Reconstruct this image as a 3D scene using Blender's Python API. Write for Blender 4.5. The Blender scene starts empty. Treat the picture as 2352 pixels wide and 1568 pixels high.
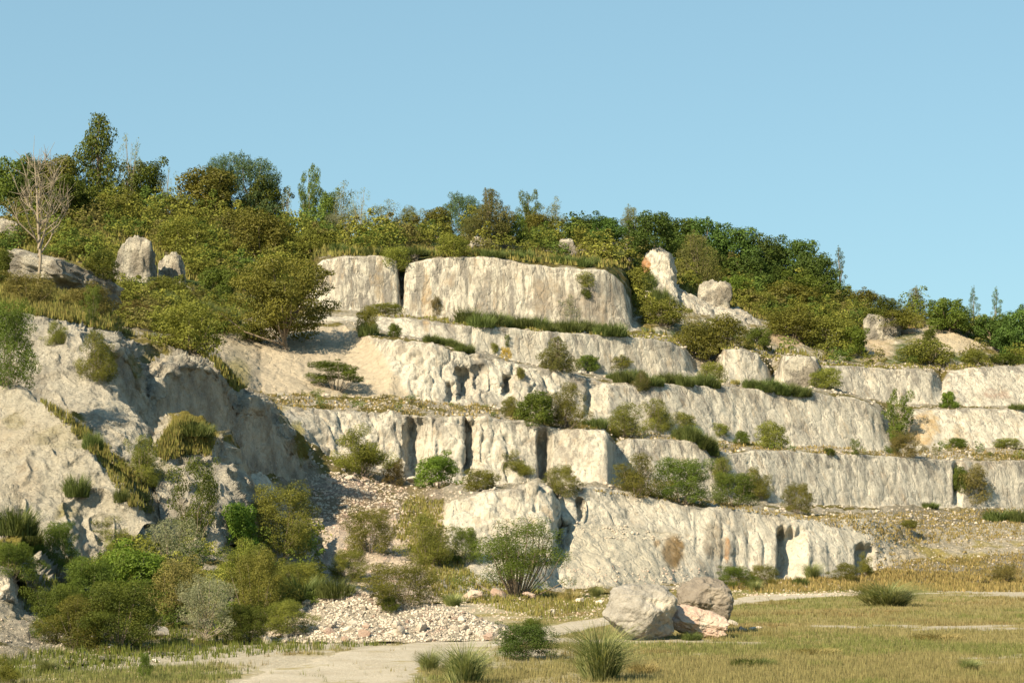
import bpy, bmesh, math, random
import numpy as np
from mathutils import Vector, Matrix

# ------------------------------------------------------------------ camera, sky, sun
W, H = 2352.0, 1568.0                 # design grid the layout was measured on
F = 4389.0                            # focal length in grid pixels
PITCH = math.atan(451.0 / F)
CAM = np.array([0.0, 0.0, 3.0])
scene = bpy.context.scene
cam_data = bpy.data.cameras.new('camera')
cam_data.sensor_width = 36.0
cam_data.lens = 36.0 * F / W
cam_data.clip_start = 0.5
cam_data.clip_end = 9000.0
cam = bpy.data.objects.new('camera', cam_data)
scene.collection.objects.link(cam)
cam.location = CAM
cam.rotation_euler = (math.pi / 2 + PITCH, 0, 0)
scene.camera = cam

SUN = Vector((-0.48, -0.655, 0.585)).normalized()
elev = math.asin(SUN.z)
azim = math.atan2(SUN.x, SUN.y)
world = bpy.data.worlds.new('World')
scene.world = world
world.use_nodes = True
wn = world.node_tree.nodes
wl = world.node_tree.links
sky = wn.new('ShaderNodeTexSky')
sky.sky_type = 'NISHITA'
sky.sun_disc = False
sky.sun_elevation = elev
sky.sun_rotation = azim
sky.altitude = 50
sky.air_density = 1.0
sky.dust_density = 0.6
sky.ozone_density = 1.0
skg = wn.new('ShaderNodeGamma'); skg.inputs['Gamma'].default_value = 0.45
skm = wn.new('ShaderNodeMix'); skm.data_type = 'RGBA'; skm.blend_type = 'MULTIPLY'; skm.inputs['Factor'].default_value = 1.0
skm.inputs['B'].default_value = (1.09, 1.585, 1.72, 1)
wl.new(sky.outputs['Color'], skg.inputs['Color']); wl.new(skg.outputs['Color'], skm.inputs['A'])
wl.new(skm.outputs['Result'], wn['Background'].inputs['Color'])
wn['Background'].inputs['Strength'].default_value = 0.10
sun_data = bpy.data.lights.new('sun', 'SUN')
sun_data.energy = 5.0
sun_data.angle = math.radians(0.5)
sun_data.color = (1.0, 0.84, 0.60)
sun = bpy.data.objects.new('sun', sun_data)
scene.collection.objects.link(sun)
sun.rotation_euler = (-SUN).to_track_quat('-Z', 'Y').to_euler()
sun.location = (-60, -40, 60)
scene.cycles.diffuse_bounces = 2
scene.cycles.max_bounces = 6
scene.view_settings.view_transform = 'Standard'
scene.view_settings.look = 'None'
scene.view_settings.exposure = 1.05
scene.view_settings.gamma = 1.0
scene.view_settings.use_curve_mapping = False

RNG = np.random.default_rng(11)
random.seed(5)
COL = scene.collection

# ------------------------------------------------------------------ helpers
cT, sT = math.cos(PITCH), math.sin(PITCH)
def dirs(x, y):
    X = (np.asarray(x, float) - W / 2) / F
    Y = (H / 2 - np.asarray(y, float)) / F
    return np.stack([X, cT - Y * sT, sT + Y * cT], -1)
def up(x, y, d):
    D = dirs(x, y)
    return CAM + D * (np.asarray(d, float) / D[..., 1])[..., None]
def floor_at(x, y, z=0.0):
    D = dirs(x, y)
    return CAM + D * ((z - CAM[2]) / D[..., 2])[..., None]

_perm = np.random.default_rng(3).permutation(256)
_g = np.random.default_rng(4).normal(size=(256, 3))
_g /= np.linalg.norm(_g, axis=1)[:, None]
def perlin(p):
    p = np.asarray(p, float)
    i = np.floor(p).astype(np.int64)
    f = p - i
    u = f * f * f * (f * (f * 6 - 15) + 10)
    r = 0
    for a in (0, 1):
        wa = u[:, 0] if a else 1 - u[:, 0]
        for b in (0, 1):
            wb = u[:, 1] if b else 1 - u[:, 1]
            for c in (0, 1):
                wc = u[:, 2] if c else 1 - u[:, 2]
                h = _perm[(_perm[(_perm[(i[:, 0] + a) & 255] + i[:, 1] + b) & 255] + i[:, 2] + c) & 255]
                g = _g[h]
                dt = g[:, 0] * (f[:, 0] - a) + g[:, 1] * (f[:, 1] - b) + g[:, 2] * (f[:, 2] - c)
                r = r + wa * wb * wc * dt
    return r * 1.6
def fbm(p, o=4, s=1.0, gain=0.5):
    r = 0; a = 1.0
    for k in range(o):
        r = r + a * perlin(np.asarray(p) * s + 17.3 * k)
        s *= 2.03; a *= gain
    return r
def sstep(a, b, x):
    t = np.clip((x - a) / (b - a), 0, 1)
    return t * t * (3 - 2 * t)

def mesh_np(name, V, Fc, mat=None, smooth=False, cols=None, floats=None):
    me = bpy.data.meshes.new(name)
    V = np.asarray(V, np.float32); Fc = np.asarray(Fc, np.int32)
    n, k = Fc.shape
    me.vertices.add(len(V)); me.vertices.foreach_set('co', V.ravel())
    me.loops.add(n * k); me.loops.foreach_set('vertex_index', Fc.ravel())
    me.polygons.add(n)
    me.polygons.foreach_set('loop_start', np.arange(0, n * k, k, dtype=np.int32))
    me.polygons.foreach_set('loop_total', np.full(n, k, np.int32))
    me.polygons.foreach_set('use_smooth', np.full(n, smooth, bool))
    for nm, c in (cols or {}).items():
        a = me.attributes.new(nm, 'FLOAT_COLOR', 'POINT')
        a.data.foreach_set('color', np.asarray(c, np.float32).ravel())
    for nm, c in (floats or {}).items():
        a = me.attributes.new(nm, 'FLOAT', 'POINT')
        a.data.foreach_set('value', np.asarray(c, np.float32).ravel())
    me.update(calc_edges=True)
    if mat: me.materials.append(mat)
    return me
def link(name, me, parent=None):
    o = bpy.data.objects.new(name, me)
    COL.objects.link(o)
    if parent: o.parent = parent
    return o
def tag(o, label=None, cat=None, group=None, kind=None):
    if label: o['label'] = label
    if cat: o['category'] = cat
    if group: o['group'] = group
    if kind: o['kind'] = kind
    return o

# ------------------------------------------------------------------ materials
class NT:
    def __init__(s, name):
        s.m = bpy.data.materials.new(name); s.m.use_nodes = True
        s.t = s.m.node_tree; s.n = s.t.nodes; s.bsdf = s.n['Principled BSDF']
        s.out = s.n['Material Output']
    def add(s, typ, **kw):
        nd = s.n.new(typ)
        for k, v in kw.items():
            if k.startswith('i_'): nd.inputs[k[2:].replace('_', ' ')].default_value = v
            else: setattr(nd, k, v)
        return nd
    def l(s, a, b): s.t.links.new(a, b)
    def coords(s, scale=(1, 1, 1)):
        tc = s.add('ShaderNodeTexCoord'); mp = s.add('ShaderNodeMapping')
        mp.inputs['Scale'].default_value = scale
        s.l(tc.outputs['Object'], mp.inputs['Vector']); return mp.outputs['Vector']
    def noise(s, scale, detail=4, rough=0.55, vec=None, lo=0.35, hi=0.65):
        nz = s.add('ShaderNodeTexNoise'); nz.inputs['Scale'].default_value = scale
        nz.inputs['Detail'].default_value = detail; nz.inputs['Roughness'].default_value = rough
        s.l(vec if vec is not None else s.coords(), nz.inputs['Vector'])
        mr = s.add('ShaderNodeMapRange'); mr.inputs['From Min'].default_value = lo; mr.inputs['From Max'].default_value = hi
        s.l(nz.outputs['Fac'], mr.inputs['Value']); return mr.outputs['Result']
    def mix(s, fac, a, b, mode='MIX'):
        mx = s.add('ShaderNodeMix', data_type='RGBA', blend_type=mode)
        for sock, v in ((mx.inputs['Factor'], fac), (mx.inputs['A'], a), (mx.inputs['B'], b)):
            if hasattr(v, 'is_linked'): s.l(v, sock)
            else: sock.default_value = v if not isinstance(v, tuple) or len(v) == 4 else (*v, 1)
        return mx.outputs['Result']
    def math(s, op, a, b=0.0):
        m = s.add('ShaderNodeMath', operation=op)
        for sock, v in ((m.inputs[0], a), (m.inputs[1], b)):
            if hasattr(v, 'is_linked'): s.l(v, sock)
            else: sock.default_value = v
        return m.outputs['Value']
    def mixs(s, name):
        a = s.add('ShaderNodeAttribute', attribute_name=name); return a
    def bump(s, h, strength, dist, prev=None):
        b = s.add('ShaderNodeBump'); b.inputs['Strength'].default_value = strength; b.inputs['Distance'].default_value = dist
        s.l(h, b.inputs['Height'])
        if prev is not None: s.l(prev, b.inputs['Normal'])
        return b.outputs['Normal']

def rock_material(name, white=(0.51, 0.474, 0.392), grey=(0.215, 0.199, 0.172), greyamt=1.0, streak=True, bumps=1.0):
    t = NT(name)
    w = t.coords()
    sv = t.coords((0.55, 0.55, 0.055))
    if streak:
        st = t.noise(1.7, 5, 0.65, sv, 0.49, 0.58)
        st2 = t.noise(5.0, 4, 0.65, sv, 0.51, 0.60)
        mot = t.noise(0.9, 5, 0.7, w, 0.38, 0.60)
        g = t.math('MAXIMUM', t.math('MULTIPLY', st, 0.9), t.math('MULTIPLY', st2, 0.7))
        g = t.math('MULTIPLY', g, t.math('ADD', t.math('MULTIPLY', mot, 0.6), 0.45))
    else:
        g = t.noise(0.5, 5, 0.6, w, 0.42, 0.62)
    big = t.noise(0.22, 5, 0.65, w, 0.46, 0.62)
    wth = t.mixs('weather').outputs['Fac']
    g = t.math('MULTIPLY', t.math('ADD', t.math('MULTIPLY', g, 1.12), t.math('MULTIPLY', big, 0.42)), t.math('MULTIPLY', wth, greyamt))
    g = t.math('MINIMUM', g, 1.0)
    c = t.mix(g, white, grey)
    warm = t.noise(0.35, 3, 0.5, t.coords((1, 1, 0.4)), 0.5, 0.75)
    c = t.mix(t.math('MULTIPLY', warm, 0.30), c, (0.44, 0.355, 0.24))
    if streak:
        ln = t.noise(8.5, 3, 0.6, sv, 0.60, 0.66)
        c = t.mix(t.math('MULTIPLY', ln, 0.55), c, (0.13, 0.118, 0.10))
    if streak:
        rs_ = t.noise(2.6, 4, 0.65, t.coords((0.5, 0.5, 0.07)), 0.57, 0.66)
        c = t.mix(t.math('MULTIPLY', rs_, 0.45), c, (0.36, 0.275, 0.18))
    sp = t.noise(3.2, 6, 0.75, w, 0.30, 0.47)
    c = t.mix(t.math('SUBTRACT', 0.46, t.math('MULTIPLY', sp, 0.46)), c, (0.165, 0.145, 0.115))
    sp2 = t.noise(11.0, 2, 0.6, w, 0.55, 0.66)
    c = t.mix(t.math('MULTIPLY', sp2, 0.30), c, (0.56, 0.52, 0.43))
    tn = t.mixs('tint')
    tn2 = t.noise(2.2, 4, 0.6, w, 0.2, 0.7)
    tcol = t.mix(tn2, t.mix(1.0, tn.outputs['Color'], (0.62, 0.62, 0.62), 'MULTIPLY'), tn.outputs['Color'])
    edge = t.noise(1.3, 4, 0.65, w, 0.25, 0.75)
    al = t.math('SUBTRACT', t.math('MULTIPLY', tn.outputs['Alpha'], 2.0), edge)
    alc = t.add('ShaderNodeClamp'); t.l(al, alc.inputs['Value'])
    c = t.mix(alc.outputs['Result'], c, tcol)
    t.l(c, t.bsdf.inputs['Base Color'])
    t.bsdf.inputs['Roughness'].default_value = 0.95
    t.bsdf.inputs['Specular IOR Level'].default_value = 0.1
    n1 = t.noise(1.2, 6, 0.65, w, 0.0, 1.0)
    b = t.bump(n1, 0.9 * bumps if not streak else 0.3, 0.9 if not streak else 0.4)
    if streak: b = t.bump(t.noise(6.0, 4, 0.6, sv, 0, 1), 0.4, 0.22, b)
    vo = t.add('ShaderNodeTexVoronoi', feature='DISTANCE_TO_EDGE'); vo.inputs['Scale'].default_value = 0.55
    wv = t.coords((1, 1, 0.55))
    nzd = t.add('ShaderNodeTexNoise'); nzd.inputs['Scale'].default_value = 1.5; t.l(wv, nzd.inputs['Vector'])
    vm = t.add('ShaderNodeVectorMath', operation='ADD'); t.l(wv, vm.inputs[0]); t.l(nzd.outputs['Color'], vm.inputs[1])
    t.l(vm.outputs['Vector'], vo.inputs['Vector'])
    mr = t.add('ShaderNodeMapRange'); mr.inputs['From Max'].default_value = 0.08; t.l(vo.outputs['Distance'], mr.inputs['Value'])
    b = t.bump(mr.outputs['Result'], 0.55 * bumps, 0.35, b)
    b = t.bump(t.noise(4.5 if not streak else 7.0, 5, 0.75, w, 0, 1), 0.85 * bumps, 0.35, b)
    t.l(b, t.bsdf.inputs['Normal'])
    return t.m

def leaf_material(name, col, col2=None, trans=0.30, var=0.5):
    t = NT(name)
    a = t.mixs('var').outputs['Fac']
    oi = t.add('ShaderNodeObjectInfo').outputs['Random']
    col2 = col2 or tuple(min(1, c * k) for c, k in zip(col, (1.7, 1.45, 1.25)))
    dark = tuple(c * 0.62 for c in col)
    c = t.mix(a, dark, col2)
    hs = t.add('ShaderNodeHueSaturation')
    t.l(c, hs.inputs['Color'])
    t.l(t.math('ADD', t.math('MULTIPLY', oi, 0.030), 0.492), hs.inputs['Hue'])
    t.l(t.math('ADD', t.math('MULTIPLY', oi, 0.45), 0.80), hs.inputs['Value'])
    c = hs.outputs['Color']
    d = t.add('ShaderNodeBsdfDiffuse'); t.l(c, d.inputs['Color'])
    tr = t.add('ShaderNodeBsdfTranslucent'); t.l(t.mix(1.0, c, (1.0, 1.0, 0.55), 'MULTIPLY'), tr.inputs['Color'])
    ms = t.add('ShaderNodeMixShader'); ms.inputs['Fac'].default_value = trans
    t.l(d.outputs['BSDF'], ms.inputs[1]); t.l(tr.outputs['BSDF'], ms.inputs[2])
    gl = t.add('ShaderNodeBsdfGlossy'); gl.inputs['Roughness'].default_value = 0.5
    gl.inputs['Color'].default_value = (1, 1, 1, 1)
    m2 = t.add('ShaderNodeMixShader'); m2.inputs['Fac'].default_value = 0.008
    t.l(ms.outputs['Shader'], m2.inputs[1]); t.l(gl.outputs['BSDF'], m2.inputs[2])
    t.l(m2.outputs['Shader'], t.out.inputs['Surface'])
    return t.m
def colour_leaf_material(name, trans=0.3):
    t = NT(name)
    c = t.mixs('col').outputs['Color']
    d = t.add('ShaderNodeBsdfDiffuse'); t.l(c, d.inputs['Color'])
    tr = t.add('ShaderNodeBsdfTranslucent'); t.l(c, tr.inputs['Color'])
    ms = t.add('ShaderNodeMixShader'); ms.inputs['Fac'].default_value = trans
    t.l(d.outputs['BSDF'], ms.inputs[1]); t.l(tr.outputs['BSDF'], ms.inputs[2])
    t.l(ms.outputs['Shader'], t.out.inputs['Surface'])
    return t.m
def bark_material(name, a, b):
    t = NT(name)
    c = t.mix(t.noise(5, 4, 0.6, t.coords((1, 1, 0.3)), 0.3, 0.7), a, b)
    t.l(c, t.bsdf.inputs['Base Color']); t.bsdf.inputs['Roughness'].default_value = 0.9
    return t.m
def stone_material(name, a, b, c3, patch=0.55):
    t = NT(name)
    oi = t.add('ShaderNodeObjectInfo').outputs['Random']
    w = t.coords()
    c = t.mix(t.noise(1.6, 5, 0.65, w, 0.35, 0.65), a, b)
    c = t.mix(t.noise(0.9, 3, 0.5, w, patch, patch + 0.08), c, c3)
    c = t.mix(t.math('MULTIPLY', t.noise(9, 4, 0.7, w, 0.4, 0.7), 0.35), c, (0.14, 0.12, 0.10))
    hs = t.add('ShaderNodeHueSaturation'); t.l(c, hs.inputs['Color'])
    t.l(t.math('ADD', t.math('MULTIPLY', oi, 0.4), 0.78), hs.inputs['Value'])
    t.l(hs.outputs['Color'], t.bsdf.inputs['Base Color'])
    t.bsdf.inputs['Roughness'].default_value = 0.95; t.bsdf.inputs['Specular IOR Level'].default_value = 0.1
    b = t.bump(t.noise(3, 6, 0.65, w, 0, 1), 0.7, 0.25)
    b = t.bump(t.noise(14, 4, 0.7, w, 0, 1), 0.5, 0.06, b)
    t.l(b, t.bsdf.inputs['Normal'])
    return t.m

M_ROCK = rock_material('chalk_face_rock', bumps=0.6)
M_LEDGE = rock_material('chalk_rubble_ledge', (0.46, 0.415, 0.325), (0.27, 0.24, 0.19), 0.6, False)
M_CRAG = rock_material('chalk_crag_rock', (0.52, 0.482, 0.395), (0.215, 0.20, 0.172), 0.75, False, 0.95)
M_STONE_W = stone_material('white_stone', (0.66, 0.585, 0.485), (0.57, 0.495, 0.40), (0.46, 0.35, 0.285), 0.64)
M_SCREE = stone_material('pinkish_scree', (0.54, 0.475, 0.39), (0.46, 0.395, 0.315), (0.52, 0.39, 0.32), 0.52)
M_STONE_P = stone_material('pink_stone', (0.44, 0.30, 0.235), (0.47, 0.375, 0.30), (0.48, 0.43, 0.35), 0.60)
M_STONE_G = stone_material('grey_boulder', (0.26, 0.243, 0.21), (0.39, 0.362, 0.315), (0.52, 0.465, 0.375), 0.58)
M_STONE_B = stone_material('brown_boulder', (0.24, 0.205, 0.165), (0.34, 0.295, 0.24), (0.46, 0.40, 0.32), 0.60)
M_BARK = bark_material('grey_brown_bark', (0.16, 0.12, 0.085), (0.26, 0.21, 0.15))
M_PALE = bark_material('pale_bark', (0.30, 0.25, 0.18), (0.20, 0.165, 0.12))
M_BLADE = colour_leaf_material('grass_blades', 0.3)
M_SCRUB = colour_leaf_material('scrub_leaves', 0.3)

# ------------------------------------------------------------------ the quarry terrain
# control lines from the floor to the hilltop: x on the grid, y on the grid, distance in metres
def ff(y): return 3 * F / (y - 1235.0)
ROWS = {
'F0': [(-300,1370,97),(700,1392,84),(850,1392,84),(1000,1385,88),(1200,1378,92),(1300,1365,101),(1400,1362,104),(1560,1352,112),(1640,1345,119),(1720,1341,123),(1850,1340,125),(1950,1338,127),(2050,1338,128),(2650,1338,128)],
'F1': [(-300,1300,103),(450,1300,103),(700,1375,94),(850,1376,93.5),(950,1373,96),(1030,1366,101),(1200,1360,105),(1280,1352,112),(1400,1350,114),(1500,1345,118),(1560,1338,121),(1600,1332,123),(1640,1328,125),(1700,1330,127),(1830,1332,129),(1900,1330,131),(1970,1328,133),(2010,1312,136),(2060,1297,137),(2100,1290,138),(2200,1282,140),(2350,1268,142),(2650,1230,150)],
'M1': [(-300,1150,110),(450,1150,110),(600,1180,110),(700,1290,106),(850,1300,105),(950,1290,108),(1020,1270,111),(1040,1250,112.5),(1200,1240,114),(1270,1240,115),(1283,1250,117),(1292,1200,120),(1330,1200,121),(1400,1205,122.5),(1500,1215,124.5),(1560,1225,125.5),(1640,1245,126.5),(1700,1248,128.2),(1830,1255,130.5),(1900,1255,132.5),(1970,1250,135),(2010,1245,136.5),(2060,1248,139),(2100,1255,141),(2200,1242,147),(2350,1230,152),(2650,1200,165)],
'T1': [(-300,1000,118),(450,1000,118),(600,1080,119),(700,1200,118),(850,1200,117),(950,1190,118),(1020,1160,117),(1035,1150,115.5),(1060,1140,115.5),(1120,1131,116),(1180,1122,116.5),(1220,1102,117.5),(1250,1104,118),(1270,1120,118.5),(1282,1150,120),(1290,1130,123),(1350,1117,124),(1400,1114,125.5),(1440,1130,127),(1500,1145,127),(1560,1156,127.5),(1640,1164,128.8),(1720,1167,131),(1800,1178,132.5),(1850,1193,133.5),(1950,1194,136.5),(2000,1190,138),(2060,1206,141),(2100,1222,145),(2200,1210,156),(2350,1198,165),(2650,1170,180)],
'F2': [(-300,840,128),(450,830,128),(550,900,129),(600,960,131),(650,985,132),(700,1010,133),(740,1030,135),(800,1060,136),(850,1080,137),(900,1095,137.5),(950,1106,138),(1100,1112,139.5),(1280,1115,141.5),(1396,1112,141),(1412,1112,148),(1500,1125,150),(1640,1145,153.5),(1700,1150,156),(1800,1160,160),(2000,1163,168),(2200,1166,175),(2350,1172,180),(2650,1165,190)],
'T2': [(-300,810,135),(450,800,135),(550,880,135),(600,922,136),(640,934,136),(740,940,138),(860,948,140),(1000,955,141),(1100,958,142),(1200,963,143),(1262,979,144),(1290,985,144),(1388,987,143.5),(1402,1004,144),(1414,1020,150),(1440,1010,151),(1500,1007,152.5),(1600,1011,155),(1640,1035,156.5),(1680,1040,158.5),(1760,1032,161.5),(1850,1040,165),(2000,1042,170.5),(2100,1050,174),(2200,1058,177.5),(2350,1055,182),(2650,1050,192)],
'F3': [(-300,785,142),(300,775,142),(480,850,144),(600,905,152),(700,905,154),(800,914,156),(870,912,157),(920,908,158),(1000,925,159),(1100,931,161),(1190,938,163),(1300,960,166),(1400,985,168),(1500,1000,171),(1600,1005,175),(1700,1018,179),(1800,1025,183),(1900,1028,186),(2000,1035,190),(2040,1045,191),(2090,1040,192),(2200,1030,194),(2350,1028,197),(2650,1025,202)],
'T3': [(-300,760,155),(150,745,155),(430,770,165),(600,765,175),(700,750,178),(790,750,179),(830,770,173),(870,778,167),(900,780,163.5),(950,783,163),(1000,795,163),(1080,810,164.5),(1130,818,165.5),(1200,840,167),(1280,850,169),(1350,868,170.5),(1400,880,171.5),(1450,885,173.5),(1500,880,175),(1600,882,179),(1700,890,183),(1800,893,187),(1870,900,189),(1900,908,190),(1950,912,192),(1990,922,193),(2020,945,194),(2040,965,197),(2055,978,201),(2075,970,201),(2090,943,197),(2200,940,198),(2350,940,201),(2650,935,206)],
'F4': [(-300,730,165),(150,720,165),(430,750,174),(600,745,182),(700,738,184),(800,738,185),(850,748,185),(900,766,185),(950,775,185.5),(1000,785,186),(1070,805,187),(1100,809,188),(1200,835,190),(1260,844,191),(1350,855,194),(1400,862,196),(1500,868,199),(1600,870,202),(1660,876,203),(1770,886,206),(1870,889,208),(1900,891,209),(1960,905,211),(2040,925,213),(2100,930,214),(2170,926,216),(2250,935,218),(2350,935,221),(2650,930,228)],
'T4': [(-300,700,175),(150,690,175),(430,730,184),(600,735,190),(700,728,192),(760,725,192),(850,728,188),(900,730,187),(950,735,187),(1000,740,187.5),(1070,748,188.5),(1150,752,190),(1250,760,192.5),(1400,770,197.5),(1500,778,200.5),(1540,786,202),(1573,806,204),(1595,850,207),(1640,858,208),(1662,803,205),(1700,800,205.5),(1740,812,206.5),(1760,840,208),(1772,868,211),(1786,850,212),(1798,816,208),(1850,817,208.5),(1876,820,209),(1884,850,212),(1896,842,211),(1950,840,212.5),(2000,843,214),(2100,850,216),(2140,856,217),(2163,880,222),(2180,852,222),(2250,842,223),(2350,840,226),(2650,830,232)],
'F5': [(-300,660,190),(150,650,190),(430,690,198),(600,715,200),(700,706,203),(730,706,205),(760,709,205),(850,715,206),(920,722,207),(1000,730,207.5),(1060,735,208),(1200,745,209),(1300,752,210),(1400,758,212),(1450,760,213),(1500,762,214),(1560,778,217),(1650,790,221),(1700,795,222),(1800,806,224),(1900,830,226),(2000,835,227),(2200,835,231),(2350,835,235),(2650,825,240)],
'T5': [(-300,600,208),(150,600,208),(430,640,210),(600,680,212),(690,690,208),(718,660,208),(724,612,207),(740,598,206.5),(800,588,206.5),(860,587,207.5),(900,592,208),(914,598,208.5),(919,640,213),(926,640,213),(931,612,208.5),(940,602,208.5),(1000,593,209),(1060,590,209.5),(1130,590,210),(1170,597,210.5),(1210,607,210.5),(1280,613,211.5),(1340,617,212),(1390,621,213),(1412,632,214),(1434,660,215),(1446,690,216.5),(1453,735,219),(1475,720,225),(1550,700,230),(1600,705,233),(1700,722,237),(1800,742,240),(1900,758,242),(2000,768,244),(2100,752,245),(2200,760,247),(2300,795,249),(2350,815,251),(2650,810,256)],
'C':  [(-300,510,255),(0,498,256),(200,482,258),(400,485,260),(600,522,262),(700,540,262),(900,548,263),(1100,542,264),(1300,548,265),(1450,562,266),(1500,575,266),(1600,612,267),(1700,640,268),(1850,672,269),(1900,690,270),(2000,712,270),(2100,724,271),(2200,742,272),(2350,788,273),(2650,850,275)],
}
ORDER = ['F0','F1','M1','T1','F2','T2','F3','T3','F4','T4','F5','T5','C']
KINDS = ['bank','wall','wall','ledge','wall','ledge','wall','ledge','wall','ledge','wall','hill']
NV = [16,34,34,14,48,18,46,12,34,16,46,44]
XS = np.arange(-300, 2651, 3.3)
def row(n, xs=XS):
    a = np.array(ROWS[n], float)
    return np.interp(xs, a[:, 0], a[:, 1]), np.interp(xs, a[:, 0], a[:, 2])

# recesses cut into the faces: x, y, half-width right, half-height, depth (m); steep left cheek, easy right flank
DENTS = [(935,1030,42,75,2.4),(1066,1020,26,70,2.0),(1238,1058,24,70,2.6),(1405,1060,30,60,1.5),
         (1790,1278,50,66,2.4),(1972,1288,30,40,1.8),(1054,880,30,36,2.6),(1158,884,16,24,2.2),(1092,868,22,30,1.2),(1030,900,14,24,1.2),
         (1330,1170,10,26,1.4),(1306,1215,10,14,1.2),(1322,1160,8,20,1.0),(1283,1230,22,34,2.6),(1348,900,36,60,1.2),(1250,905,12,40,.5),
         (810,1000,10,40,.7),(775,1010,14,50,1.0),(1660,1250,10,60,.7),(1720,1260,14,50,.8),(1690,1262,9,50,.6),(1600,1230,16,50,.9),(1640,1240,14,60,.7),(1755,1275,12,40,.7),(1866,1270,12,50,.6),(1905,1275,14,50,.7),
         (1130,1010,14,60,.7),(1165,1030,10,50,.5),(1005,1020,14,60,.8),(1330,1040,8,50,.3),(1760,960,10,60,.5),(1640,945,10,50,.5),(1690,950,16,50,.6),
         (1720,1100,10,50,.7),(1850,1100,16,50,.4),(1920,1105,14,55,.4),(1990,1105,12,55,.45),(2060,1110,14,55,.4),(2195,1110,12,60,1.2),(2175,1108,6,55,.5),
         (1890,970,12,50,.35),(1925,975,12,50,.35),(1960,975,12,50,.35),(2010,990,22,50,.7),(1083,775,6,28,.9),(1330,800,10,30,.3),(1206,680,10,60,.9),(1080,660,8,50,.2),(860,650,8,50,.2),(1000,665,14,50,.3),(1290,690,20,50,.4),(1395,700,20,40,.5),
         (2110,985,10,40,.4),(2160,985,10,40,.3),(2230,985,14,40,.4),(2300,985,14,40,.3),
         (1230,1150,6,30,.9),(1140,1160,14,20,.8),(1085,1165,8,14,.5),(1225,1195,5,20,.4),(1205,1140,8,16,.6)]

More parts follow.
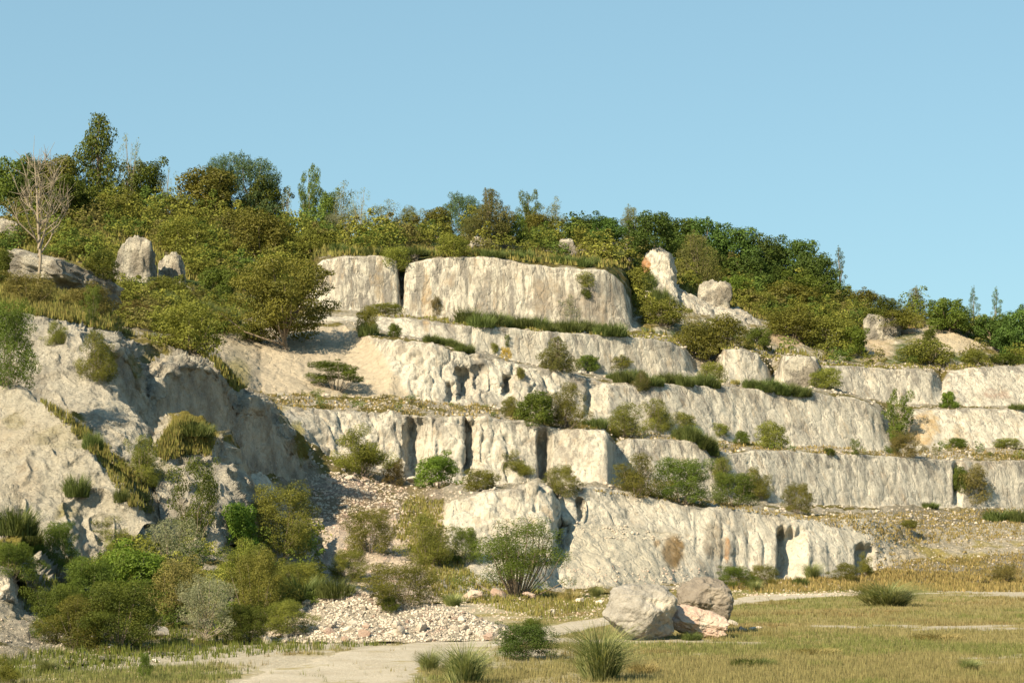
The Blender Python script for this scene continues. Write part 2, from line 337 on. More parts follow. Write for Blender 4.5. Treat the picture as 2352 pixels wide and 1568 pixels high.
def build_main():
    ys = []; ds = []; ivs = []
    rowsY = {n: row(n) for n in ORDER}
    for k in range(len(ORDER) - 1):
        (y0, d0), (y1, d1) = rowsY[ORDER[k]], rowsY[ORDER[k + 1]]
        n = NV[k]
        ts = np.linspace(0, 1, n + 1)
        for j, t in enumerate(ts):
            if j == 0 and k > 0: continue
            P0 = up(XS, y0, d0); P1 = up(XS, y1, d1)
            ys.append(P0 + (P1 - P0) * t); ivs.append((k, t))
    G = np.array(ys)                              # (rows, cols, 3)
    # behind the crest the hill falls gently away
    back = []
    for q, (dy, dz) in enumerate([(6, .3), (20, -1.0), (60, -8), (140, -22), (300, -30)]):
        b = G[-1] + np.array([0, dy, dz]); back.append(b)
    iv = np.array([i for i, _ in ivs] + [12] * len(back)); tv = np.array([t for _, t in ivs] + [0] * len(back))
    G = np.concatenate([G, np.array(back)])
    # round the arrises
    for _ in range(1):
        G[1:-6] = G[1:-6] * 0.5 + 0.25 * (G[:-7] + G[2:-5])
    nR, nC = G.shape[:2]
    kind = np.array([{'wall': 1, 'bank': 0, 'ledge': 2, 'hill': 3}[KINDS[i]] if i < 12 else 3 for i in iv])
    wallw = (kind == 1).astype(float)
    ker = np.array([1, 2, 3, 2, 1]) / 9
    wallw = np.convolve(np.pad(wallw, 2, 'edge'), ker, 'valid')
    Wl = np.repeat(wallw[:, None], nC, 1)
    Xg = np.repeat(XS[None], nR, 0)
    # grid y of every vertex
    rel = G - CAM
    cz = rel[..., 1] * cT + rel[..., 2] * sT
    Yg = H / 2 - F * (-rel[..., 1] * sT + rel[..., 2] * cT) / cz
    # left part is soft hillside, not wall
    soft = 1 - sstep(560, 640, Xg)
    sandslope = ((iv == 6)[:, None]) * (1 - sstep(0, 40, Xg - (830 + (Yg - 770) * 0.68))) * 1.0
    rubble = ((iv <= 3)[:, None]) * (1 - sstep(1010, 1035, Xg)) * 1.0
    Wl = Wl * (1 - soft) * (1 - sandslope) * (1 - 0.8 * rubble)
    talus = ((iv == 1)[:, None]) * sstep(1290, 1320, Xg) * (1 - sstep(1540, 1600, Xg))
    bankR = ((iv <= 3)[:, None]) * sstep(2000, 2080, Xg)
    upR = ((iv == 10)[:, None]) * sstep(1452, 1470, Xg)
    Wl = Wl * (1 - 0.7 * talus) * (1 - bankR) * (1 - upR)
    for (dx, dy, w, h, dp) in DENTS:
        a = (Xg - dx) / (w * 1.3)
        pr = np.where(a < 0, np.clip(1 + a * w / 4.0, 0, 1), np.clip(1 - a, 0, 1) ** 0.8) * (a < 1)
        win = 1 - sstep(0.55, 1.15, np.abs(Yg - dy) / h + 0.06 * np.sin(Xg * 0.31))
        G[..., 1] += (dp if dp >= 1.1 else dp * 0.28) * pr * win * np.clip(Wl * 1.4, 0, 1)
    # relief
    du = np.gradient(G, axis=1); dv = np.gradient(G, axis=0)
    N = np.cross(du, dv); N /= np.linalg.norm(N, axis=2)[..., None] + 1e-9
    N[N[..., 1] > 0.3] *= 1
    flat = G.reshape(-1, 3)
    fl = perlin(flat * np.array([0.55, 0.35, 0.035])) * 0.55 + perlin(flat * np.array([1.3, 0.8, 0.07]) + 5) * 0.28
    med = fbm(flat * np.array([1, 1, 0.6]), 4, 0.35)
    fine = fbm(flat * np.array([1, 1, 0.7]), 4, 1.3, 0.6)
    cr = 1 - np.abs(perlin(flat * np.array([0.5, 0.5, 0.3]) + 9)) * 2.2
    cr = np.clip(cr, 0, 1) ** 6
    craggy = np.clip(sstep(840, 900, Xg) * (1 - sstep(1330, 1420, Xg)) * (iv == 6)[:, None] +
                     sstep(640, 760, Xg) * (1 - sstep(1180, 1240, Xg)) * (iv == 4)[:, None] + ((iv >= 1) & (iv <= 2))[:, None] * 0.55 * sstep(1020, 1040, Xg) * (1 - sstep(1420, 1500, Xg)), 0, 1).ravel()
    w = Wl.ravel()
    disp = w * (fl * (0.12 + 0.05 * craggy) + med * (0.10 + 0.13 * craggy) + fine * (0.05 + 0.11 * craggy) - cr * (0.10 + 0.22 * craggy)) \
        + (1 - w) * (med * 0.26 + fine * 0.12)
    D3 = N.reshape(-1, 3) * disp[:, None]
    # walls are pushed in and out horizontally, ledges up and down
    P = (flat + D3).reshape(nR, nC, 3)
    # weathering and tints (own colours of the ground)
    tint = np.zeros((nR, nC, 4)); weather = np.full((nR, nC), 0.8)
    tq = np.repeat(tv[:, None], nC, 1)
    topw = ((iv == 4) | (iv == 6) | (iv == 8) | (iv == 2))[:, None] * sstep(0.55, 1.0, tq)
    weather = 0.72 + 0.5 * topw
    weather = np.where((iv == 10)[:, None], 1.35, weather)
    weather = np.where(((iv == 1) | (iv == 2))[:, None], 0.45 + 0.35 * topw, weather)
    nz = fbm(flat, 4, 0.16).reshape(nR, nC); nz2 = fbm(flat + 50, 4, 0.5).reshape(nR, nC)
    def paint(col, wgt):
        col = np.array(col, float) * (0.70 if max(col) > 0.30 else 1.0)
        wgt = np.clip(wgt, 0, 1)
        a = tint[..., 3]
        na = np.maximum(a, wgt)
        k = np.where(na > 0, wgt / np.maximum(na, 1e-6), 0)[..., None]
        tint[..., :3] = tint[..., :3] * (1 - k) + np.array(col) * k
        tint[..., 3] = na
    hill = np.clip(((iv >= 11)[:, None] * 1.0) + soft * (iv >= 4)[:, None] + upR * 0.7, 0, 1)
    paint((0.15, 0.125, 0.04), hill * (0.75 + 0.5 * nz2))
    paint((0.06, 0.085, 0.025), hill * sstep(0.0, 0.4, nz))
    paint((0.60, 0.515, 0.385), sandslope * 0.85 * (Xg > 480))
    paint((0.60, 0.50, 0.40), rubble * 0.9 * (Xg > 640))
    paint((0.70, 0.64, 0.51), talus * 0.85)
    led = ((iv == 3) | (iv == 5) | (iv == 7) | (iv == 9))[:, None] * 1.0
    paint((0.50, 0.43, 0.31), led * (0.35 + 0.2 * nz2))
    paint((0.20, 0.17, 0.055), led * sstep(0.05, 0.45, nz + 0.3 * nz2))
    bank = ((iv == 0)[:, None] * 1.0)
    bk = np.clip(bank * sstep(1900, 1980, Xg) + bankR, 0, 1)
    paint((0.46, 0.41, 0.31), bk * 0.85)
    paint((0.26, 0.22, 0.085), bk * sstep(0.1, 0.5, nz + 0.5 * nz2 + (1 - sstep(1200, 1320, Yg)) * -0.5 + 0.1))
    paint((0.26, 0.21, 0.075), bank * sstep(0.0, 0.4, nz + 0.1))
    # coloured patches the faces have: x, y, rx, ry, colour, weight
    for (x, y, rx, ry, c, a) in [(1545, 1265, 26, 42, (0.33, 0.225, 0.11), 0.75), (1510, 1245, 10, 10, (0.22, 0.14, 0.06), .6),
                                 (1670, 1260, 8, 40, (0.55, 0.30, 0.13), .55), (2120, 985, 45, 45, (0.56, 0.40, 0.20), .6), (2200, 1010, 25, 40, (0.55, 0.42, 0.24), .45),
                                 (870, 640, 14, 80, (0.52, 0.40, 0.25), .45), (980, 690, 14, 80, (0.54, 0.40, 0.24), .5), (1250, 680, 40, 60, (0.50, 0.40, 0.28), .45),
                                 (1640, 1240, 30, 60, (0.40, 0.33, 0.24), .6), (1350, 700, 90, 40, (0.46, 0.38, 0.29), .45), (2190, 780, 90, 40, (0.66, 0.56, 0.40), .9), (2080, 755, 30, 18, (0.55, 0.35, 0.2), .6),
                                 (1800, 775, 60, 25, (0.52, 0.40, 0.26), .8), (2010, 800, 50, 40, (0.56, 0.45, 0.30), .7), (160, 560, 60, 35, (0.58, 0.46, 0.29), .9),
                                 (800, 1160, 120, 60, (0.55, 0.40, 0.32), .6), (950, 1130, 60, 40, (0.56, 0.44, 0.34), .5), (960, 1200, 40, 100, (0.24, 0.21, 0.07), .6), (1020, 1300, 60, 50, (0.26, 0.23, 0.08), .6), (2290, 905, 40, 15, (0.4, 0.22, 0.16), .4),
                                 (680, 1010, 25, 60, (0.30, 0.26, 0.09), .7), (540, 860, 40, 40, (0.28, 0.24, 0.08), .6), (630, 930, 50, 20, (0.32, 0.27, 0.1), .5)]:
        rr = ((Xg - x) / rx) ** 2 + ((Yg - y) / ry) ** 2
        paint(c, a * (1 - sstep(0.3, 1.3, rr + 0.5 * nz2)))
    fac = np.arange(nC - 1)
    out = []
    LAB = {0: ('bank', 'low gravel and grass bank at the foot of the quarry walls'), 1: ('talus_slope', 'pale broken lower slope of the lowest chalk wall'),
           2: ('rock_face', 'lowest fluted white chalk wall above the quarry floor'), 3: ('ledge', 'narrow rubble ledge above the lowest wall'),
           4: ('rock_face', 'second chalk wall with deep shaded recesses'), 5: ('ledge', 'path-like ledge above the second wall'),
           6: ('rock_face', 'third chalk wall, craggy with small caves on its left'), 7: ('ledge', 'sloping ledge above the craggy third wall'),
           8: ('rock_face', 'low fourth chalk wall below the broom belt'), 9: ('ledge', 'broom-grown ledge at the foot of the upper wall'),
           10: ('rock_face', 'tall grey streaked upper wall of the quarry'), 11: ('hillside', 'scrub covered hillside above the quarry')}
    starts = {}
    for r in range(nR - 1):
        k = min(iv[r + 1], 11)
        starts.setdefault(k, []).append(r)
    tint[..., :3] = np.clip(tint[..., :3], 0, 1)
    for k, rs in starts.items():
        r0, r1 = rs[0], rs[-1] + 1
        sub = P[r0:r1 + 1].reshape(-1, 3)
        m = r1 - r0
        a = (np.arange(m)[:, None] * nC + fac[None]).ravel()
        Fc = np.stack([a, a + 1, a + 1 + nC, a + nC], 1)
        mat = M_LEDGE if KINDS[k] in ('ledge', 'bank', 'hill') else M_ROCK
        me = mesh_np(LAB[k][0], sub, Fc, mat, True, {'tint': tint[r0:r1 + 1].reshape(-1, 4)}, {'weather': weather[r0:r1 + 1].ravel()})
        o = link(LAB[k][0], me); tag(o, LAB[k][1], kind='structure'); out.append(o)
    return out
build_main()

def interp_rows(rows, nu, nv, smooth_u=True):
    R = [np.array(r, float) for r in rows]
    L = []
    for r in R:
        n = len(r); t = np.linspace(0, n - 1, nu)
        i = np.clip(np.floor(t).astype(int), 0, n - 2); f = (t - i)[:, None]
        p0 = r[np.clip(i - 1, 0, n - 1)]; p1 = r[i]; p2 = r[i + 1]; p3 = r[np.clip(i + 2, 0, n - 1)]
        c = 0.5 * ((2 * p1) + (p2 - p0) * f + (2 * p0 - 5 * p1 + 4 * p2 - p3) * f ** 2 + (3 * p1 - p0 - 3 * p2 + p3) * f ** 3)
        c = c * 0.7 + 0.3 * (p1 + (p2 - p1) * f)
        L.append(c)
    L = np.array(L)                               # rows, nu, 3
    n = len(L); t = np.linspace(0, n - 1, nv)
    i = np.clip(np.floor(t).astype(int), 0, n - 2); f = (t - i)[:, None, None]
    p0 = L[np.clip(i - 1, 0, n - 1)]; p1 = L[i]; p2 = L[i + 1]; p3 = L[np.clip(i + 2, 0, n - 1)]
    c = 0.5 * ((2 * p1) + (p2 - p0) * f + (2 * p0 - 5 * p1 + 4 * p2 - p3) * f ** 2 + (3 * p1 - p0 - 3 * p2 + p3) * f ** 3)
    return c * 0.6 + 0.4 * (p1 + (p2 - p1) * f)

def sheet(name, label, rows, nu, nv, mat, amp=(0.3, 0.3, 0.1), crack=0.3, weather=0.8, tints=(), veg=None, wrap=None, pts3d=None):
    g = interp_rows(rows, nu, nv)
    P = up(g[..., 0], g[..., 1], g[..., 2])
    Xg, Yg = g[..., 0], g[..., 1]
    if wrap:                                       # the far cheek of a spur: turn back behind its right edge
        ext = []
        for (dx, dy, dz) in wrap: ext.append(P[:, -1:] + np.array([dx, dy, dz]))
        P = np.concatenate([P] + ext, 1)
        Xg = np.concatenate([Xg] + [Xg[:, -1:]] * len(ext), 1); Yg = np.concatenate([Yg] + [Yg[:, -1:]] * len(ext), 1)
    nR, nC = P.shape[:2]
    du = np.gradient(P, axis=1); dv = np.gradient(P, axis=0)
    N = np.cross(du, dv); N /= np.linalg.norm(N, axis=2)[..., None] + 1e-9
    fl = P.reshape(-1, 3)
    d = amp[0] * perlin(fl * np.array([0.6, 0.4, 0.12]) + 3) + amp[1] * fbm(fl, 4, 0.45) + amp[2] * fbm(fl + 7, 3, 1.8)
    cr = np.clip(1 - np.abs(perlin(fl * np.array([0.6, 0.6, 0.35]) + 9)) * 2.2, 0, 1) ** 6
    d -= crack * cr
    P = (fl + N.reshape(-1, 3) * d[:, None]).reshape(nR, nC, 3)
    nz2 = fbm(fl + 50, 4, 0.5).reshape(nR, nC)
    tint = np.zeros((nR, nC, 4))
    def paint(col, wgt):
        col = np.array(col, float) * (0.70 if max(col) > 0.30 else 1.0)
        wgt = np.clip(wgt, 0, 1); na = np.maximum(tint[..., 3], wgt)
        k = np.where(na > 0, wgt / np.maximum(na, 1e-6), 0)[..., None]
        tint[..., :3] = tint[..., :3] * (1 - k) + np.array(col) * k; tint[..., 3] = na
    if veg is not None: paint((0.20, 0.17, 0.05), veg + 0.6 * nz2)
    for (x, y, rx, ry, c, a) in tints:
        rr = ((Xg - x) / rx) ** 2 + ((Yg - y) / ry) ** 2
        paint(c, a * (1 - sstep(0.3, 1.3, rr + 0.5 * nz2)))
    a = (np.arange(nR - 1)[:, None] * nC + np.arange(nC - 1)[None]).ravel()
    Fc = np.stack([a, a + nC, a + 1 + nC, a + 1], 1)
    me = mesh_np(name, P.reshape(-1, 3), Fc, mat, True, {'tint': tint.reshape(-1, 4)}, {'weather': np.full(nR * nC, weather)})
    o = link(name, me); tag(o, label, kind='structure')
    return o
GR = (0.22, 0.19, 0.05); SD = (0.58, 0.48, 0.35)
DT = [(225,775,96.5),(277,815,99),(300,840,100),(320,895,101.2),(337,922,102.2),(350,900,103),(367,878,104),(393,848,105.5),(433,841,108),(487,850,111.3),(510,874,112.8),(527,920,113.9),(545,948,115),(567,936,116.6),(600,938,119),(620,980,120.4),(660,1017,123.4),(687,1054,125.4),(707,1106,127)]
DB = [(225,980,96.8),(277,1010,99.3),(300,1030,100.3),(320,1050,101.5),(337,1080,102.5),(350,1090,103.3),(367,1110,104.3),(393,1140,105.8),(433,1170,108.3),(487,1190,111.6),(510,1200,113.1),(527,1210,114.2),(545,1220,115.3),(567,1230,116.9),(600,1240,119.3),(620,1235,120.7),(660,1215,123.7),(687,1180,125.7),(712,1130,127.3)]
sheet('rock_face', 'shaded steep cut in the left spur facing right', [DT, [(0.5*(a[0]+b[0]), 0.5*(a[1]+b[1]), 0.5*(a[2]+b[2])-.2) for a, b in zip(DT, DB)], DB], 260, 120, M_CRAG, (0.08, 0.10, 0.09), 0.05, 0.95)
U1 = [(x, y - 14 - 4 * math.sin(x), d + 1.8) for x, y, d in DT]
UB = [(205,742,106),(245,765,110),(275,775,112),(300,782,113),(325,786,114),(350,790,115),(375,795,116),(405,798,117),(440,806,119),(488,826,122),(515,856,123.5),(540,880,125),(560,895,126),(582,905,127.5),(612,922,129),(640,948,130),(680,1000,131),(710,1050,131),(740,1095,131)]
U2 = [(x - 4, min(y - 22, 905), d + 22) for x, y, d in UB[:10]] + [(x, y - 10, d + 12) for x, y, d in UB[10:]]
sheet('rock_ridge', 'sunlit rocky crest above the shaded cut on the left', [UB, [(0.5*(a[0]+b[0]), 0.5*(a[1]+b[1]), 0.5*(a[2]+b[2])) for a, b in zip(U1, UB)], U1, DT, [(x, y + 16, d + 0.5) for x, y, d in DT]], 220, 70, M_CRAG, (0.2, 0.26, 0.20), 0.4, 0.95,
      tints=[(300,850,22,40,GR,.6),(360,815,40,16,GR,.7),(480,800,40,15,GR,.8),(690,1010,26,60,GR,.8),(650,960,20,20,GR,.6),(340,800,40,12,GR,.6)])
sheet('hillside', 'grassy shoulder above the left rock crest', [U2, UB], 160, 40, M_LEDGE, (0.1, 0.3, 0.1), 0.0, 0.6, veg=0.75, tints=[(600,905,60,25,SD,.6)])
sheet('rock_slab', 'smooth pale tilted rock slab below the left scrub',
      [[(-200,640,125),(30,640,124),(150,660,122),(215,690,121),(260,740,120)],
       [(-200,700,102),(30,722,100),(150,745,99),(205,768,98),(240,800,97.5)],
       [(-200,800,97),(50,810,96),(150,830,95.5),(215,855,95),(238,878,95.2)],
       [(-200,900,92),(80,920,91),(190,935,91),(262,930,92),(300,945,93)],
       [(-200,980,88),(120,990,87),(230,1005,88),(300,985,90),(352,1016,91.5)],
       [(-200,1080,84),(180,1080,84),(260,1090,86),(325,1065,89),(372,1065,90.5)],
       [(-200,1200,80),(230,1180,81),(300,1200,82),(380,1190,86),(420,1210,88)],
       [(-200,1300,75),(230,1300,77),(320,1300,78),(400,1290,82),(440,1300,84)]], 170, 260, M_CRAG, (0.12, 0.18, 0.12), 0.25, 0.6,
      wrap=[(0.06, 1.2, -0.1), (-0.15, 4.0, -0.4), (-0.8, 12.0, -1.0)],
      tints=[(60,690,260,38,GR,1.),(130,960,70,22,GR,.85),(200,1040,45,50,GR,.9),(270,1110,50,50,GR,.8),(320,1150,40,30,SD,.9),(340,1190,60,40,SD,.8),(240,1080,30,40,SD,.4)])
sheet('rock_knob', 'pale rock knob with a grassy cap in front of the shaded cut',
      [[(345,1010,96),(375,990,97),(410,972,98),(450,984,99),(485,1003,100)],
       [(345,1030,91),(380,990,92),(410,966,93),(452,978,94),(493,999,95.5)],
       [(350,1060,89),(390,1060,90),(440,1055,91),(480,1055,92.5),(513,1040,95)],
       [(360,1120,87),(420,1120,88),(470,1120,89),(520,1110,91),(548,1105,94)],
       [(370,1200,85),(430,1200,85),(480,1190,86),(530,1180,88),(568,1150,92)],
       [(380,1300,82),(430,1300,82),(480,1290,83),(510,1260,85),(550,1230,90)]], 110, 150, M_CRAG, (0.2, 0.28, 0.20), 0.4, 0.8,
      wrap=[(0.4, 1.5, -0.2), (0.6, 4.0, -0.6), (0.4, 10.0, -2.0)],
      tints=[(440,990,60,40,GR,.95),(420,1010,30,50,GR,.8),(380,1080,20,30,GR,.4)])
sheet('rock_slope', 'bright white crumbling slope nearest at the left edge',
      [[(-200,830,91),(0,872,88),(83,922,86),(150,968,84),(187,1010,83),(217,1044,82),(240,1084,81.5),(270,1120,81),(310,1172,80.5),(335,1215,80)],
       [(-200,850,88),(0,882,86),(83,928,84),(150,975,82),(187,1018,81),(217,1051,80),(240,1091,79.5),(270,1125,79),(310,1176,78.5),(335,1217,78)],
       [(-200,950,85),(0,980,82.5),(70,1010,81),(130,1060,80),(165,1090,79.5),(195,1120,79),(215,1150,78.8),(240,1180,78.5),(275,1220,78.2),(300,1260,78)],
       [(-200,1080,81),(0,1090,79),(60,1130,77.8),(110,1170,77),(140,1200,76.7),(165,1225,76.7),(185,1250,76.8),(210,1280,77),(240,1300,77),(270,1320,77)],
       [(-200,1250,75),(0,1230,73.5),(60,1270,73),(110,1300,72.5),(140,1330,72.5),(165,1350,72.5),(185,1370,72.5),(210,1390,73),(240,1400,73),(270,1410,73)]], 170, 170, M_CRAG, (0.20, 0.22, 0.13), 0.25, 0.1,
      tints=[(150,1080,400,400,(0.72,0.66,0.525),.55),(40,1000,60,60,(0.66,0.57,0.42),.5),(130,1010,60,30,GR,.25),(30,960,30,20,GR,.4),(60,1110,40,60,SD,.4),(150,1180,30,20,GR,.5)])
sheet('rock_spur', 'grey broken rock rib low at the left edge',
      [[(-200,1080,68),(-60,1120,67),(0,1165,66),(24,1198,65.5),(64,1245,65),(112,1288,64.5)],
       [(-200,1100,66),(-60,1140,65),(0,1185,64),(20,1215,63.6),(56,1258,63.3),(118,1322,63)],
       [(-200,1230,62),(-60,1240,61),(0,1248,61),(34,1282,61),(66,1310,61),(98,1332,61.3)],
       [(-200,1330,58),(-60,1340,57.5),(0,1340,57.5),(34,1360,57.5),(66,1380,58),(98,1400,58)]], 90, 90, M_CRAG, (0.25, 0.35, 0.24), 0.6, 1.1, wrap=[(0.2, 1.0, -.2), (0.1, 3.0, -.8)], tints=[(20,1275,60,30,GR,.8),(0,1300,50,40,GR,.8)])
sheet('ground_bank', 'weedy stony bank under the left bushes',
      [[(-200,1200,67),(0,1210,66.5),(120,1270,68),(250,1290,74),(400,1250,84),(540,1200,95),(740,1190,112)],
       [(-200,1330,60),(0,1300,62),(100,1335,63),(200,1380,64),(400,1370,70),(560,1355,75),(740,1352,95)],
       [(-200,1430,52),(0,1405,55),(70,1425,55.5),(180,1455,57),(400,1440,60),(560,1440,62),(720,1412,75)],
       [(-200,1560,40),(0,1512,47),(120,1500,49.5),(200,1496,50.5),(400,1481,53.5),(560,1474,55.3),(660,1470,56.3)],
       [(-200,1660,32),(0,1560,41.5),(120,1545,43),(200,1525,46),(400,1500,50.2),(560,1490,52.5),(660,1480,54.7)]], 200, 140, M_LEDGE, (0.0, 0.22, 0.12), 0.0, 0.5, veg=0.55,
      tints=[(60,1460,120,40,(0.60,0.54,0.43),1.),(0,1510,60,20,(0.52,0.46,0.35),.8),(220,1470,40,20,(0.55,0.5,0.42),.7),(680,1240,60,60,SD,.7)])

RT = [(1478,612,234),(1488,584,233),(1512,572,233),(1536,582,233),(1545,612,233.5),(1550,652,234),(1578,676,234),(1615,690,234.5),(1640,706,235),(1665,704,235),(1700,712,235.5),(1722,728,236),(1745,744,236.5),(1752,775,237)]
RB = [(1482,660,230),(1500,668,229.5),(1520,676,229),(1538,690,228.5),(1552,704,228),(1568,724,227.5),(1592,742,227),(1622,752,227),(1645,752,227.5),(1672,756,227.5),(1700,768,228),(1722,780,228.5),(1742,790,229),(1752,795,229.5)]
RK = [(x + 3, y + 4, d + 9) for x, y, d in RT]
sheet('rock_ridge', 'broken pale rock rib with a pinnacle, running down the right hillside', [RK, RT, [(0.5*(a[0]+b[0]), 0.5*(a[1]+b[1]), 0.5*(a[2]+b[2])+.6) for a, b in zip(RT, RB)], RB, [(x, y + 30, d - 1) for x, y, d in RB]], 190, 80, M_ROCK, (0.25, 0.22, 0.12), 0.2, 1.1,
      tints=[(1482,610,14,22,(0.5,0.28,0.14),.8)])
# ------------------------------------------------------------------ quarry floor, one sheet to the horizon
def gz(x, y):
    p = np.stack([np.asarray(x, float), np.asarray(y, float), np.zeros_like(np.asarray(x, float))], -1).reshape(-1, 3)
    return 0.05 * fbm(p, 3, 0.12)
TRACK = [(250,820,1760),(380,880,1660),(520,960,1568),(590,1000,1535),(740,1080,1502),(880,1195,1482),(1080,1290,1462),(1210,1365,1444),(1290,1420,1430),(1400,1520,1412),(1560,1640,1396),(1660,1750,1383),(1690,1900,1371),(1730,2060,1365),(1850,2240,1361)]
def track_mask(px, py):
    y = np.array([t[2] for t in TRACK][::-1], float); a = np.array([t[0] for t in TRACK][::-1], float); b = np.array([t[1] for t in TRACK][::-1], float)
    l = np.interp(py, y, a); r = np.interp(py, y, b); wd = (r - l)
    e = np.minimum(px - l, r - px) / wd
    return np.where(py > 1360, e, -1)
def to_px(P):
    rel = np.asarray(P) - CAM
    cz = rel[..., 1] * cT + rel[..., 2] * sT
    return W / 2 + F * rel[..., 0] / cz, H / 2 - F * (-rel[..., 1] * sT + rel[..., 2] * cT) / cz
def bare(x, y):
    p = np.stack([np.asarray(x, float), np.asarray(y, float), np.full_like(np.asarray(x, float), 4.0)], -1).reshape(-1, 3)
    b = sstep(0.30, 0.55, fbm(p * np.array([0.35, 1, 1]), 3, 0.11) + 0.25 * fbm(p, 3, 0.9))
    n = sstep(-10, 6, -p[:, 0] + -p[:, 1] * 0.02) * sstep(-0.45, 0.2, fbm(p + 30, 4, 0.25)) * 0.95
    return np.clip(np.maximum(b, n), 0, 1)
gx = np.concatenate([-np.geomspace(60, 4000, 26)[::-1], np.arange(-59.5, 60, 0.7), np.geomspace(60, 4000, 26)])
gy = np.concatenate([-np.geomspace(20, 4000, 20)[::-1], np.arange(-19, 30, 3.0), np.arange(30, 160, 0.7), np.geomspace(160, 5000, 26)])
GX, GY = np.meshgrid(gx, gy)
zz = gz(GX, GY).reshape(GX.shape)
zz = np.where(GY > 160, -0.3, zz)
V = np.stack([GX, GY, zz], -1).reshape(-1, 3)
nC = len(gx)
a = (np.arange(len(gy) - 1)[:, None] * nC + np.arange(nC - 1)[None]).ravel()
Fc = np.stack([a, a + 1, a + 1 + nC, a + nC], 1)
t = NT('meadow_ground')
w = t.coords()
c = t.mix(t.noise(0.16, 5, 0.6, w, 0.4, 0.62), (0.26, 0.21, 0.09), (0.19, 0.185, 0.065))
c = t.mix(t.math('MULTIPLY', t.noise(2.5, 5, 0.7, w, 0.35, 0.65), 0.5), c, (0.36, 0.28, 0.13))
ba = t.mixs('bare').outputs['Fac']
al = t.add('ShaderNodeClamp'); t.l(t.math('SUBTRACT', t.math('MULTIPLY', ba, 1.9), t.noise(1.8, 5, 0.7, w, 0.2, 0.8)), al.inputs['Value'])
pale = t.mix(t.noise(6, 4, 0.7, w, 0.35, 0.65), (0.32, 0.275, 0.20), (0.45, 0.405, 0.32))
c = t.mix(al.outputs['Result'], c, pale)
t.l(c, t.bsdf.inputs['Base Color']); t.bsdf.inputs['Roughness'].default_value = 1.0; t.bsdf.inputs['Specular IOR Level'].default_value = 0.05
t.l(t.bump(t.noise(5, 5, 0.7, w, 0, 1), 0.8, 0.15), t.bsdf.inputs['Normal'])
M_GROUND = t.m
ground = link('ground', mesh_np('ground', V, Fc, M_GROUND, True, None, {'bare': bare(V[:, 0], V[:, 1])}))
tag(ground, 'flat dry meadow of the quarry floor', kind='structure')
# gravel track across the floor
tr = np.array(TRACK, float)
ty = np.concatenate([np.linspace(1760, 1430, 130), np.linspace(1429, 1361.5, 120)])
o_ = np.argsort(tr[:, 2])
L_ = np.interp(ty, tr[o_, 2], tr[o_, 0]); R_ = np.interp(ty, tr[o_, 2], tr[o_, 1])
K = 40
us = np.linspace(0, 1, K)
TP = []
for q in range(len(ty)):
    jl = 0.10 * perlin(np.array([[ty[q] * 0.11, 1.5, 0]]))[0] + 0.05 * perlin(np.array([[ty[q] * 0.5, 7.5, 0]]))[0]
    jr = 0.10 * perlin(np.array([[ty[q] * 0.11, 9.5, 0]]))[0] + 0.05 * perlin(np.array([[ty[q] * 0.5, 3.5, 0]]))[0]
    wd = R_[q] - L_[q]
    x0 = L_[q] + jl * wd; x1 = R_[q] + jr * wd
    TP.append(floor_at(x0 + (x1 - x0) * us, np.full(K, ty[q])))
TP = np.array(TP)
edge = np.minimum(us, 1 - us) * 2
TP[..., 2] = gz(TP[..., 0], TP[..., 1]).reshape(TP.shape[:2]) + 0.03 - 0.055 * (1 - sstep(0, 0.35, edge))[None] + 0.015 * fbm(TP.reshape(-1, 3), 3, 0.8).reshape(TP.shape[:2])
a = (np.arange(len(ty) - 1)[:, None] * K + np.arange(K - 1)[None]).ravel()
Fc = np.stack([a, a + 1, a + 1 + K, a + K], 1)
t = NT('track_gravel'); w = t.coords()
c = t.mix(t.noise(0.8, 5, 0.65, w, 0.35, 0.65), (0.48, 0.43, 0.345), (0.40, 0.35, 0.27))
c = t.mix(t.math('MULTIPLY', t.noise(9, 4, 0.7, w, 0.45, 0.65), 0.4), c, (0.26, 0.22, 0.16))
c = t.mix(t.noise(0.5, 5, 0.7, t.coords((1, 1.6, 1)), 0.56, 0.66), c, (0.26, 0.22, 0.09))
t.l(c, t.bsdf.inputs['Base Color']); t.bsdf.inputs['Roughness'].default_value = 1.0; t.bsdf.inputs['Specular IOR Level'].default_value = 0.05
t.l(t.bump(t.noise(8, 5, 0.7, w, 0, 1), 0.7, 0.1), t.bsdf.inputs['Normal'])
tag(link('gravel_track', mesh_np('gravel_track', TP.reshape(-1, 3), Fc, t.m, True)), 'pale gravel track curving across the quarry floor', kind='structure')

# ------------------------------------------------------------------ ray casting onto the finished terrain
bpy.context.view_layer.update()
DEPS = bpy.context.evaluated_depsgraph_get()
def hit(x, y, fallback=60.0):
    d = dirs(x, y); d = d / np.linalg.norm(d)
    ok, loc, nor, idx, ob, mtx = scene.ray_cast(DEPS, Vector(CAM), Vector(d))
    if ok: return np.array(loc), (ob.name if ob else '')
    return up(x, y, fallback), ''

